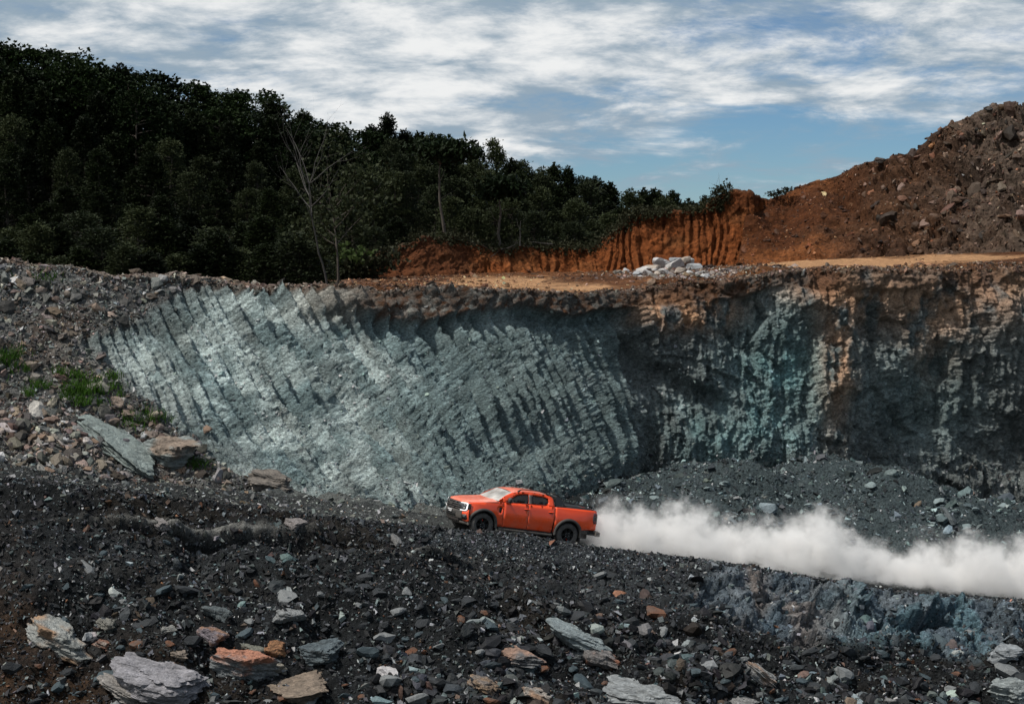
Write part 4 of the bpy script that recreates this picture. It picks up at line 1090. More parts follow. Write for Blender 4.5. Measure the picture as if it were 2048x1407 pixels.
def limb(p, d, L, r, rg, depth, segs, tips, bend=0.18, up=0.10, kids=(2, 4), shrink=0.62):
    n = max(3, int(L / 0.45))
    pts = [np.array(p, float)]
    d = np.array(d, float); d /= np.linalg.norm(d)
    for i in range(n):
        d = d + rg.normal(0, bend, 3) + np.array([0, 0, up]) / n
        d /= np.linalg.norm(d)
        q = pts[-1] + d * L / n
        r0 = r * (1 - 0.75 * i / n); r1 = r * (1 - 0.75 * (i + 1) / n)
        segs.append((pts[-1], q, r0, r1)); pts.append(q)
        if depth > 0 and i > n * 0.25 and rg.random() < 0.75:
            a = rg.normal(size=3); a -= a @ d * d; a /= np.linalg.norm(a)
            limb(q, d * 0.75 + a * 0.75, L * shrink * rg.uniform(0.6, 1.0), r1 * 0.65, rg, depth - 1, segs, tips, bend, up, kids, shrink)
    tips.append((pts[-1], d))

def pine_variant(seed, H, W, kind):
    """local crown/trunk meshes of a tree of height H; kind 0 pointed pine, 1 rounded broadleaf, 2 loose pine"""
    rg = np.random.default_rng(seed)
    C, D = [], []
    n_cl = {0: 290, 1: 260, 2: 250}[kind]
    for i in range(n_cl):
        t = rg.random() ** (0.85)                      # 0 bottom .. 1 top
        z = H * (0.14 + 0.84 * t)
        if kind == 0: rad = W * (1.03 - t) ** 0.75 * (0.8 + 0.35 * rg.random())
        elif kind == 1: rad = W * math.sqrt(max(0.02, 1 - (abs(t - 0.42) / 0.62) ** 2.2)) * (0.75 + 0.4 * rg.random())
        else: rad = W * (1.05 - t) ** 0.55 * (0.5 + 0.7 * rg.random())
        a = rg.uniform(0, 2 * np.pi)
        rr = rad * math.sqrt(rg.uniform(0.25, 1))
        cen = np.array([math.cos(a) * rr, math.sin(a) * rr, z])
        out = np.array([math.cos(a), math.sin(a), 0.35])
        m = {0: 15, 1: 18, 2: 13}[kind]
        sg = {0: 0.20, 1: 0.25, 2: 0.23}[kind]
        pts = cen + rg.normal(0, sg, (m, 3)) * np.array([1, 1, 0.8])
        C.append(pts); D.append(np.tile(out, (m, 1)))
    if kind != 1:                                       # leading shoots
        for k in range(7):
            a = rg.uniform(0, 6.28); q = rg.uniform(0, 0.35) * W
            for zz in np.linspace(0.86, 1.02 - 0.12 * q / W, 5):
                C.append(np.array([[math.cos(a) * q, math.sin(a) * q, H * zz]]) + rg.normal(0, 0.05, (3, 3))); D.append(np.tile([0, 0, 1.0], (3, 1)))
    C = np.concatenate(C); D = np.concatenate(D)
    V, Q = tris_cloud(C, D, {0: 0.21, 1: 0.19, 2: 0.22}[kind], rg, per=3, width={0: .24, 1: .42, 2: .2}[kind])
    crown = mesh_np('crown', V, Q, None, False, [M_pine, M_broad, M_pine_haze][kind])
    segs, tips = [], []
    zs = np.linspace(0, H * 0.93, 7); xy = np.cumsum(rg.normal(0, 0.05, (7, 2)), 0)
    for k in range(6):
        r0 = 0.02 * H * (1 - k / 6.5); r1 = 0.02 * H * (1 - (k + 1) / 6.5)
        segs.append((np.array([*xy[k], zs[k]]), np.array([*xy[k + 1], zs[k + 1]]), r0, r1))
    for k in range(16):
        t = rg.uniform(0.2, 0.85); a = rg.uniform(0, 6.28)
        L = W * (1.0 - t) ** 0.6 * 0.85
        p0 = np.array([*xy[int(t * 5)], H * t])
        segs.append((p0, p0 + np.array([math.cos(a) * L, math.sin(a) * L, 0.25 * L]), 0.006 * H, 0.002 * H))
    V, Q = tubes(segs, 5)
    trunk = mesh_np('trunk', V, Q, None, True, M_bark)
    return crown, trunk
H0 = 10.0
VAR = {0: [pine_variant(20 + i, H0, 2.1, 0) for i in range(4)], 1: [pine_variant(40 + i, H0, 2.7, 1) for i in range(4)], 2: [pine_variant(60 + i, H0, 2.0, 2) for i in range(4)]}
def place_tree(kind, px, Y, top_py, rg, name, label, group, minH=3.5, maxH=14.0, wide=1.0):
    topz = at(px, top_py, Y)[2]
    z0 = float(floor_z(px, Y)) - 0.7
    H = topz - z0
    if H < minH: H = minH
    if H > maxH: H = maxH
    z0 = topz - H
    crown, trunk = VAR[kind][rg.integers(len(VAR[kind]))]
    e = empty(name, (float(at(px, top_py, Y)[0]), Y, z0), rg.uniform(0, 6.28))
    k = H / H0
    kw = wide * (0.55 + 0.45 * k) * rg.uniform(0.85, 1.2)
    e.scale = (kw, kw, k)
    tag(e, label, 'tree', group, 'thing')
    link('crown', crown, e); link('trunk', trunk, e)
    return e
SKYL = [(-420, 60), (-150, 80), (0, 92), (80, 112), (160, 102), (210, 130), (270, 140), (330, 152), (380, 168), (440, 190), (490, 178), (540, 205), (600, 232), (660, 250), (720, 268), (770, 262), (820, 276), (870, 300), (930, 318), (1000, 325), (1060, 345), (1100, 350), (1160, 368), (1250, 392), (1320, 412), (1420, 418), (1520, 440), (1700, 430), (1900, 440)]
sk = np.array(SKYL, float)
rg = np.random.default_rng(5)
n_tree = 0
def row(px0, px1, step, dy, Ya, Yb, kinds, name, label, group, jit=14, wide=1.0, minH=3.5):
    global n_tree
    x0 = px0
    while x0 < px1:
        pxx = x0 + rg.uniform(-0.3, 0.3) * step
        Y = np.interp(pxx, [-400, 1500], [Ya, Yb]) + rg.uniform(-2, 2)
        ty = np.interp(pxx, sk[:, 0], sk[:, 1]) + dy + rg.normal(0, jit)
        if ty < 500:
            place_tree(kinds[rg.integers(len(kinds))], pxx, Y, ty, rg, name, label, group, wide=wide, minH=minH); n_tree += 1
        x0 += step * rg.uniform(0.85, 1.15)
row(-330, 760, 62, 4, 136, 178, (1, 1, 0), 'skyline_tree', 'dark tree on the wooded skyline at the left', 'trees along the left skyline', jit=7, wide=1.3)
row(-330, 780, 60, 30, 133, 174, (1, 1, 0), 'forest_tree', 'dark tree high in the dense left forest', 'trees high in the left forest', wide=1.2)
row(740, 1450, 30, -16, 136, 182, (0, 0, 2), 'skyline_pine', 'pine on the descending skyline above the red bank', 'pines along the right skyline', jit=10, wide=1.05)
row(-330, 760, 66, 62, 130, 168, (1, 0, 0), 'forest_tree', 'dark tree high in the dense left forest', 'trees high in the left forest')
row(-330, 820, 62, 125, 125, 160, (0, 0, 2), 'forest_pine', 'dark pine in the middle of the dense left forest', 'pines in the middle of the left forest')
row(-330, 820, 60, 190, 120, 152, (0, 0, 2), 'forest_pine', 'dark pine in the middle of the dense left forest', 'pines in the middle of the left forest')
row(-330, 760, 58, 255, 115, 140, (0, 0), 'low_forest_pine', 'black green pine low in the left forest behind the rim', 'pines low in the left forest')
row(-330, 640, 56, 320, 111, 132, (0, 0), 'low_forest_pine', 'black green pine low in the left forest behind the rim', 'pines low in the left forest')
row(-330, 500, 54, 375, 106, 118, (0, 1), 'low_forest_pine', 'black green pine low in the left forest behind the rim', 'pines low in the left forest', minH=3.0)
def rim_row(px0, px1, step, ty, Y0, name, label, group):
    global n_tree
    x0 = px0
    while x0 < px1:
        place_tree((0, 0, 2)[rg.integers(3)], x0 + rg.uniform(-12, 12), Y0 + rg.uniform(-1.5, 1.5) + 0.008 * x0, ty + rg.normal(0, 14), rg, name, label, group, minH=3.2, wide=1.15); n_tree += 1
        x0 += step
rim_row(-300, 640, 52, 440, 97, 'rim_thicket_tree', 'small dark tree of the thicket just behind the left rim', 'thicket trees behind the left rim')
rim_row(-300, 660, 46, 492, 91, 'rim_thicket_tree', 'small dark tree of the thicket just behind the left rim', 'thicket trees behind the left rim')
row(780, 1450, 32, 14, 132, 172, (2, 2, 0), 'hazed_pine', 'pine tinted hazy grey green in the stand above the red bank', 'grey green pines above the bank', wide=1.1)
row(760, 1440, 36, 46, 128, 156, (2, 2), 'hazed_pine', 'pine tinted hazy grey green in the stand above the red bank', 'grey green pines above the bank', wide=1.1)
row(700, 1320, 40, 82, 125, 142, (2, 2), 'young_pine', 'young pine just behind the red bank', 'young pines behind the bank', minH=3.0)
row(540, 900, 52, 185, 117, 128, (0, 2), 'young_pine', 'young pine just behind the red bank', 'young pines behind the bank', minH=3.0)

def branch_tree(name, label, cat_, base, height, lean, seed, mat, r0, depth=3, leaf=None, leaf_n=0, leaf_mat=None, n_main=5, leaf_size=0.2, first=0.35, spread=1.0, leaf_sig=0.38):
    rg = np.random.default_rng(seed)
    segs, tips, stem = [], [], []
    n = 9; p = np.zeros(3); d = np.array([lean[0], lean[1], 1.0]); d /= np.linalg.norm(d)
    for i in range(n):
        d = d + rg.normal(0, 0.06, 3); d[2] = abs(d[2]); d /= np.linalg.norm(d)
        q = p + d * height * 0.62 / n
        stem.append((p, q, r0 * (1 - 0.07 * i), r0 * (1 - 0.07 * (i + 1))))
        if i / n >= first:
            for _ in range(rg.integers(1, 3)):
                a = rg.uniform(0, 6.28)
                limb(q, np.array([math.cos(a) * spread, math.sin(a) * 0.6 * spread, 0.55]), height * rg.uniform(0.22, 0.42), r0 * 0.42, rg, depth - 1, segs, tips, 0.12, 0.35)
        p = q
    for k in range(n_main):
        a = rg.uniform(0, 6.28)
        limb(p, np.array([math.cos(a) * 0.5 * spread, math.sin(a) * 0.4, 1.0]), height * rg.uniform(0.3, 0.42), r0 * 0.4, rg, depth - 1, segs, tips, 0.10, 0.2)
    e = empty(name, base)
    tag(e, label, cat_, kind='thing')
    V, Q = tubes(stem, 7)
    link('trunk', mesh_np('trunk', V, Q, None, True, mat), e)
    V, Q = tubes(segs, 5)
    link('branches', mesh_np('branches', V, Q, None, True, mat), e)
    if leaf_n:
        ends = np.array([t[0] for t in tips])
        C = ends[rg.integers(0, len(ends), leaf_n)] + rg.normal(0, leaf_sig, (leaf_n, 3))
        V, Q = tris_cloud(C, rg.normal(size=(leaf_n, 3)), leaf_size, rg, per=2, width=0.4, up=-0.1)
        link('crown', mesh_np('crown', V, Q, None, False, leaf_mat), e)
    return e
def bz(px, py, Y): return tuple(at(px, py, Y))
branch_tree('bare_tree', 'tall bare tree with thin pale branches in front of the dark forest', 'tree', bz(655, 574, 86.5), 7.4, (-0.30, 0.02), 3, M_bare, 0.05, depth=3, leaf_n=0, leaf_sig=0.04, leaf_mat=M_glint, leaf_size=0.10, n_main=4, first=0.45, spread=0.9)
branch_tree('sparse_leafy_tree', 'sparse leafy tree with glinting leaves right of the bare tree', 'tree', bz(674, 574, 87.5), 5.4, (0.10, 0.0), 14, M_bark, 0.06, depth=3, leaf_n=900, leaf_mat=M_glint, leaf_size=0.19, n_main=5, first=0.25, spread=1.3)
def umbrella_tree(name, label, base, H, seed, crown_r, crown_h):
    rg = np.random.default_rng(seed)
    segs, tips = [], []
    p = np.zeros(3)
    for i in range(8):
        q = p + np.array([rg.normal(0, .05), rg.normal(0, .05), H * 0.8 / 8])
        segs.append((p, q, .10 * (1 - i * .07), .10 * (1 - (i + 1) * .07))); p = q
        if i in (3, 5): limb(q, (rg.normal(), rg.normal() * .5, .5), 1.2, .025, rg, 0, segs, tips)
    tips = []
    for k in range(8):
        a = k * 0.785 + rg.uniform(-.3, .3)
        limb(p, (math.cos(a), math.sin(a), .8), crown_r * rg.uniform(.8, 1.1), .04, rg, 1, segs, tips, .12, .2)
    V, Q = tubes(segs, 5)
    e = empty(name, base); tag(e, label, 'tree', kind='thing')
    link('trunk', mesh_np('trunk', V, Q, None, True, M_bark), e)
    E = np.array([t[0] for t in tips])
    n = 900
    C = E[rg.integers(0, len(E), n)] + rg.normal(0, 1, (n, 3)) * np.array([.42, .42, .22])
    V, Q = tris_cloud(C, np.tile([0, 0, .3], (n, 1)), .34, rg, per=3, width=.25, up=-.1)
    link('crown', mesh_np('crown', V, Q, None, False, M_broad), e)
    return e
umbrella_tree('flat_topped_tree', 'slim tree with a dark flat crown standing on the left of the red bank', bz(890, 470, 119.5), 5.3, 8, 1.2, .8)
umbrella_tree('slim_tree', 'slim dark tree with a thin crown behind the middle of the red bank', bz(1000, 492, 121.5), 3.6, 9, 1.0, .7)

def bush(name, label, pts, size, n, mat, rad, seed, cat_='bush', kind=None, per=3, width=.4, up=.3):
    rg = np.random.default_rng(seed)
    pts = np.asarray(pts, float)
    C = pts[rg.integers(0, len(pts), n)] + rg.normal(0, 1, (n, 3)) * np.asarray(rad)
    base = pts.mean(0); base[2] = pts[:, 2].min()
    V, Q = tris_cloud(C - base, np.tile([0, -.2, .5], (n, 1)), size, rg, per=per, width=width, up=up)
    o = link(name, mesh_np(name, V, Q, None, False, mat)); o.location = base
    tag(o, label, cat_, kind=kind or 'thing')
    return o
bush('leafy_bush', 'bright green bush at the left foot of the red bank', [bz(x_, y_, 109.5) for x_, y_ in [(672, 522), (700, 514), (725, 520), (690, 528), (712, 530)]], .26, 700, M_shrub, (.45, .4, .22), 61)
bush('dark_bush', 'dark bush below the bright green bush by the bank', [bz(x_, y_, 109) for x_, y_ in [(660, 545), (690, 550), (730, 540), (700, 540), (765, 520)]], .24, 700, M_creep, (.5, .4, .3), 62)
Sb = SHEETS['earth_bank']
def on_bank(x0, x1, row_i, k, rg):
    px = Sb['px'][row_i]; j = np.nonzero((px > x0) & (px < x1))[0]
    return Sb['P'][row_i, j[rg.integers(0, len(j), k)]]
rgb_ = np.random.default_rng(9)
for (x0, x1, lab, n, rad, m) in [(1190, 1300, 'dark creeper fringe on the rising shoulder of the red bank', 900, (.3, .5, .22), M_creep), (1300, 1425, 'dark creeper fringe along the top of the grooved bank', 900, (.3, .5, .16), M_creep),
                                 (760, 960, 'dark scrub along the top of the left red mound', 900, (.35, .6, .2), M_creep), (980, 1185, 'grey dead brush heaped along the low bank top', 1000, (.35, .6, .2), M_creep)]:
    bush('bank_scrub', lab, on_bank(x0, x1, 67, 60, rgb_), .14, int(n * 1.3), m, rad, 70 + x0, 'scrub')
bush('corner_shrub', 'small dark shrub hanging at the high corner of the bank', [bz(x_, y_, 123.4) for x_, y_ in [(1435, 385), (1450, 378), (1428, 400), (1440, 412), (1452, 395)]], .13, 420, M_creep, (.20, .25, .20), 81)
bush('ridge_shrub', 'low dark shrub on the skyline left of the brown ridge', [bz(x_, y_, 126.2) for x_, y_ in [(1545, 390), (1560, 386), (1575, 380)]], .12, 160, M_creep, (.22, .25, .09), 82)
def grass_tuft(name, label, base, n, L, mat, seed, spread=.15, lean=(0, 0), width=.03, kind=None, cat_='grass', pts=None):
    rg = np.random.default_rng(seed)
    V, Q = [], []
    base = np.asarray(base, float)
    for i in range(n):
        p = (np.asarray(pts[rg.integers(len(pts))]) - base if pts is not None else np.zeros(3)) + np.array([rg.normal(0, spread), rg.normal(0, spread), -.05])
        d = np.array([rg.normal(lean[0], .3), rg.normal(lean[1], .3), 1.0]); d /= np.linalg.norm(d)
        l = L * rg.uniform(.5, 1.2); sd = np.cross(d, rg.normal(size=3)); sd /= np.linalg.norm(sd)
        q = p + d * l * .55; dr = d + np.array([rg.normal(lean[0], .5), rg.normal(0, .4), -.25]); dr /= np.linalg.norm(dr)
        t = q + dr * l * .5; o = len(V)
        V += [p - sd * width, p + sd * width, q + sd * width * .8, q - sd * width * .8, t + sd * width * .15, t - sd * width * .15]
        Q += [(o, o + 1, o + 2, o + 3), (o + 3, o + 2, o + 4, o + 5)]
    o = link(name, mesh_np(name, np.array(V), np.array(Q), None, False, mat)); o.location = base
    tag(o, label, cat_, kind=kind or 'thing')
    return o
grass_tuft('reed_grass', 'tall thin reed grass on the high corner of the bank', bz(1436, 388, 123.8), 9, 1.5, M_drygrass, 1, .1, (0, 0), .012)
grass_tuft('plume_grass', 'arching grass clump on the bank corner left of its edge', bz(1462, 388, 123.9), 26, .85, M_drygrass, 2, .08, (-.25, 0), .012)
grass_tuft('edge_grass', 'small arching grass clump at the right bank edge', bz(1484, 391, 124), 18, .6, M_drygrass, 3, .06, (-.3, 0), .012)
def slope_pts(cx, cyy, rx, ry, k, seed):
    rg = np.random.default_rng(seed); out = []
    while len(out) < k:
        g = ground_hit(cx + rg.normal() * rx * .5, cyy + rg.normal() * ry * .5, ('quarry_cliff',))
        if g is not None: out.append(g[0])
    return out
for cx, cyy, rx, ry, n, lab in [(20, 722, 34, 34, 420, 'bright grass clump at the left picture edge'), (165, 778, 80, 34, 1150, 'broad green grass patch in the middle of the left slope'), (285, 842, 50, 20, 300, 'thin grass strip above the long pale slab'), (85, 560, 40, 14, 60, 'sparse weeds near the top of the left rubble slope'), (395, 930, 30, 14, 90, 'small weeds right of the squarish block')]:
    pts = slope_pts(cx, cyy, rx, ry, 26, int(cx + cyy))
    grass_tuft('grass_patch', lab, pts[0], n, .42, M_grass, int(cx), .16, (0, -.1), .017, 'stuff', pts=pts)
# dead branches on the bank
for i, (bx, by, L) in enumerate([(1002, 498, 1.3), (1040, 492, 1.6), (1105, 488, 1.5), (968, 520, 1.0)]):
    rgd = np.random.default_rng(90 + i); segs, tips = [], []
    limb((0, 0, 0), (rgd.normal(0, 1), rgd.normal(0, .3), .35), L, .035, rgd, 1, segs, tips, .2, .1)
    V, Q = tubes(segs, 4)
    o = link('dead_branch', mesh_np('dead_branch', V, Q, None, True, M_bare)); o.location = bz(bx, by, 119.2 + .4 * (bx - 1000) / 100)
    tag(o, ['pale forked dead branch at the left end of the low bank', 'pale dead branch lying on the low bank beside the slim tree', 'long pale dead branch on the right part of the low bank', 'pale dead twig hanging down the face of the low bank'][i], 'branch')

# ================================================================== THE PICKUP
DUST = (.27, .19, .14)
M_paint = mat_plain('orange_red_paint', (.80, .068, .008), 0.22, var=0.06, vscale=3, spec=0.5, coat=0.6, dirt=(DUST, 0.0, 0.26, 0.35, 1.0))
M_paint_top = mat_plain('orange_red_paint_dusty', (.80, .078, .010), 0.3, var=0.06, vscale=3, spec=0.5, coat=0.6, dirt=((.62, .50, .40), 0.28, 0.28, 0, 2))
M_trim = mat_plain('black_trim', (.014, .014, .015), 0.45, var=0.2, vscale=9)
M_clad = mat_plain('dusty_cladding', (.028, .027, .026), 0.7, var=0.25, vscale=6, dirt=((.12, .105, .09), 0.15, 0.7, 0.2, 1.0))
M_under = mat_plain('underbody', (.010, .010, .010), 0.9, var=0.3)
M_tyre = mat_plain('tyre_rubber', (.020, .020, .020), 0.85, var=0.3, vscale=12, dirt=((.13, .12, .11), .35, .6, -.5, .5))
M_rim = mat_plain('black_alloy', (.012, .012, .013), 0.3, metal=0.4, var=0.2)
M_bolt = mat_plain('wheel_nut', (.35, .35, .35), 0.35, metal=0.8)
M_red = mat_plain('red_caliper', (.45, .03, .02), 0.4)
M_lens = mat_plain('headlamp_lens', (.045, .05, .055), 0.08, var=0.1, spec=0.8)
M_drl = mat_plain('daytime_light_strip', (.85, .87, .88), 0.2)
M_drl.node_tree.nodes['Principled BSDF'].inputs['Emission Color'].default_value = (1, 1, 1, 1)
M_drl.node_tree.nodes['Principled BSDF'].inputs['Emission Strength'].default_value = 0.35
M_tail = mat_plain('tail_lamp_lens', (.09, .012, .014), 0.12, spec=0.7)
M_taild = mat_plain('tail_lamp_smoked', (.035, .032, .034), 0.15, spec=0.7)
M_plate = mat_plain('number_plate_face', (.035, .035, .037), 0.4)
M_white = mat_plain('plate_letters', (.75, .75, .75), 0.5)
M_seat = mat_plain('seat_fabric', (.022, .022, .025), 0.9, var=0.2)
M_pillar = mat_plain('pillar_trim', (.05, .043, .04), 0.5, var=0.2, vscale=5)
def mat_glass(name, tint, dust):  # dust: share of pale diffuse film; on the windscreen it paints reflected sky
    m = bpy.data.materials.new(name); m.use_nodes = True
    nt = m.node_tree; nt.nodes.clear()
    N, L = nt.nodes.new, nt.links.new
    t = N('ShaderNodeBsdfTransparent'); t.inputs[0].default_value = (*tint, 1)
    g = N('ShaderNodeBsdfGlossy'); g.inputs['Roughness'].default_value = 0.03
    f = N('ShaderNodeFresnel'); f.inputs[0].default_value = 1.5
    mx = N('ShaderNodeMixShader'); L(f.outputs[0], mx.inputs[0]); L(t.outputs[0], mx.inputs[1]); L(g.outputs[0], mx.inputs[2])
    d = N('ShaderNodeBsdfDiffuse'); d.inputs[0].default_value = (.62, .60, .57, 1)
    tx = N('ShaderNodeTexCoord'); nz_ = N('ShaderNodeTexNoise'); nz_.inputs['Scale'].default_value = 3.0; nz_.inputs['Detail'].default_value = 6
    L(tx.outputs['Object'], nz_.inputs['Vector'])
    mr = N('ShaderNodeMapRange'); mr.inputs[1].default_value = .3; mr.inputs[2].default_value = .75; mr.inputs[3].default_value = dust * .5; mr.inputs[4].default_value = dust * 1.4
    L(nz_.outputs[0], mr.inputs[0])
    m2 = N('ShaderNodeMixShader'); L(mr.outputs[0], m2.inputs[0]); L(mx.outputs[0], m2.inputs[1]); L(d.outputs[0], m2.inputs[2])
    o = N('ShaderNodeOutputMaterial'); L(m2.outputs[0], o.inputs[0])
    return m
M_glass = mat_glass('tinted_window', (.13, .17, .18), 0.03)
M_screen = mat_glass('glare_tinted_windscreen', (.5, .54, .54), 0.55)  # bright sky reflection put in as a pale diffuse layer

truck = empty('pickup_truck')
tag(truck, 'orange red four door pickup with a black sports bar driving up the road', 'pickup', kind='thing')
KT = 1.04                                                         # the wheels stand on the road, the nose swung a little towards the camera
_y2 = 70.6
for _ in range(40):
    FW2 = at(962, 1048, _y2)
    _y2 += (np.linalg.norm(FW2 - RW) - 3.27 * KT) * 0.6
FW2 = at(962, 1048, _y2)
k_fwd = (FW2 - RW) / np.linalg.norm(FW2 - RW)
k_left = np.array([-k_fwd[1], k_fwd[0], 0]); k_left /= np.linalg.norm(k_left)
if k_left[1] > 0: k_left = -k_left
k_up = np.cross(k_fwd, k_left)
if k_up[2] < 0: k_up = -k_up
mid_w = (RW + FW2) * 0.5 - k_up * TYRE_R * KT - k_left * 0.80 * KT       # ground point between the axles on the centre line
truck.matrix_world = Matrix(((k_fwd[0], k_left[0], k_up[0], mid_w[0]), (k_fwd[1], k_left[1], k_up[1], mid_w[1]), (k_fwd[2], k_left[2], k_up[2], mid_w[2]), (0, 0, 0, 1))) @ Matrix.Scale(KT, 4)
# local frame: +x nose, +y left flank (towards the camera), z up, ground at 0
def tobj(name, V, Fc, mat, parent=None, smooth=True):
    me = bpy.data.meshes.new(name); me.from_pydata([tuple(v) for v in V], [], [tuple(f) for f in Fc]); me.validate()
    me.polygons.foreach_set('use_smooth', [smooth] * len(me.polygons)); me.update()
    bm = bmesh.new(); bm.from_mesh(me); bmesh.ops.remove_doubles(bm, verts=bm.verts, dist=1e-5); bmesh.ops.recalc_face_normals(bm, faces=bm.faces); bm.to_mesh(me); bm.free()
    me.materials.append(mat)
    return link(name, me, parent or truck)
def inside(p, poly):
    x_, y_ = p; c_ = False; n = len(poly)
    for i in range(n):
        (x1, y1), (x2, y2) = poly[i], poly[i - 1]
        if (y1 > y_) != (y2 > y_) and x_ < (x2 - x1) * (y_ - y1) / (y2 - y1) + x1: c_ = not c_
    return c_
def dens(poly, step=0.06, closed=True):
    out = []
    n = len(poly)
    for i in range(n if closed else n - 1):
        a, b = np.array(poly[i], float), np.array(poly[(i + 1) % n], float)
        k = max(1, int(np.linalg.norm(b - a) / step))
        for j in range(k): out.append(tuple(a + (b - a) * j / k))
    if not closed: out.append(tuple(poly[-1]))
    return out
def rounded(poly, r, seg=4):
    out = []; n = len(poly)
    for i in range(n):
        p0, p1, p2 = [np.array(poly[k % n], float) for k in (i - 1, i, i + 1)]
        a = p0 - p1; b = p2 - p1; la, lb = np.linalg.norm(a), np.linalg.norm(b)
        rr = min(r, la * .45, lb * .45)
        s0, s2 = p1 + a / la * rr, p1 + b / lb * rr
        for k in range(seg + 1):
            t = k / seg
            out.append(tuple((1 - t) ** 2 * s0 + 2 * t * (1 - t) * p1 + t * t * s2))
    return out
def flat_tri(outer, holes=(), grid=0.09):
    outer = dens(outer); holes = [dens(h_) for h_ in holes]
    pts = list(outer); edges = [(i, (i + 1) % len(outer)) for i in range(len(outer))]
    for h_ in holes:
        o_ = len(pts); pts += h_; edges += [(o_ + i, o_ + (i + 1) % len(h_)) for i in range(len(h_))]
    xs = [p[0] for p in outer]; ys = [p[1] for p in outer]
    xx = min(xs) + grid * .5
    while xx < max(xs):
        yy = min(ys) + grid * .5
        while yy < max(ys):
            if inside((xx, yy), outer) and not any(inside((xx, yy), h_) for h_ in holes):
                d = min((p[0] - xx) ** 2 + (p[1] - yy) ** 2 for p in pts[:len(outer) + sum(map(len, holes))])
                if d > (grid * .45) ** 2: pts.append((xx, yy))
            yy += grid
        xx += grid
    v_, e_, f_, *_ = delaunay_2d_cdt([Vector(p) for p in pts], edges, [], 0, 1e-6)
    v_ = [tuple(q) for q in v_]
    F_ = []
    for t in f_:
        c_ = (sum(v_[i][0] for i in t) / 3, sum(v_[i][1] for i in t) / 3)
        if inside(c_, outer) and not any(inside(c_, h_) for h_ in holes): F_.append(tuple(t))
    return v_, F_
def side_y(x_, z_):
    """half width of the body side"""
    w = 0.915 + 0.022 * math.exp(-((z_ - 0.78) / 0.22) ** 2) - 0.055 * max(0, (z_ - 1.0) / 0.35) ** 1.5 - 0.05 * max(0, (0.62 - z_) / 0.25) ** 2 - 0.012 * math.exp(-((z_ - 0.60) / 0.06) ** 2) + 0.010 * math.exp(-((z_ - 1.16) / 0.05) ** 2)
    for ax_ in (1.635, -1.635):
        w += 0.03 * math.exp(-((x_ - ax_) / 0.55) ** 2) * math.exp(-((z_ - 0.95) / 0.25) ** 2)
    if x_ > 1.75: w -= 0.36 * ((x_ - 1.75) / 0.70) ** 2.6
    if x_ < -2.2: w -= 0.07 * ((-2.2 - x_) / 0.5) ** 2
    return w
def cab_y(x_, z_):
    """half width of the greenhouse: leans in above the belt"""
    b_ = 1.25 + 0.045 * (0.9 - x_) / 1.0
    return side_y(x_, min(z_, 1.27)) - 0.01 - max(0, z_ - 1.27) * 0.37
def side_panel(name, outer, holes, sgn, mat, yf=side_y, parent=None, off=0.0, rim=0.03, grid=0.09):
    v2, F2 = flat_tri(outer, holes, grid)
    V = [(p[0], sgn * (yf(p[0], p[1]) + off), p[1]) for p in v2]
    F_ = list(F2)
    # turned-in edge
    cnt = {}
    for t in F2:
        for i in range(3):
            e = tuple(sorted((t[i], t[(i + 1) % 3]))); cnt[e] = cnt.get(e, 0) + 1
    inner = {}
    for (a, b), k in cnt.items():
        if k == 1:
            for q in (a, b):
                if q not in inner:
                    inner[q] = len(V); V.append((V[q][0], V[q][1] - sgn * rim, V[q][2]))
            F_.append((a, b, inner[b], inner[a]))
    return tobj(name, V, F_, mat, parent)
def arc(cx, cz, r, a0, a1, n=18):
    return [(cx + r * math.cos(R(a0 + (a1 - a0) * i / n)), cz + r * math.sin(R(a0 + (a1 - a0) * i / n))) for i in range(n + 1)]
FX, RX, WZ = 1.635, -1.635, TYRE_R
def belt(x_): return 1.255 + 0.055 * (1.0 - x_) / 2.0
GAP = 0.008
cab_roof = [(1.13, 1.30), (0.86, 1.52), (0.62, 1.655), (0.45, 1.705), (0.15, 1.742), (-0.3, 1.752), (-0.65, 1.732), (-0.88, 1.68), (-0.97, 1.60), (-1.03, belt(-1.03))]
M_ROOF = 0.0
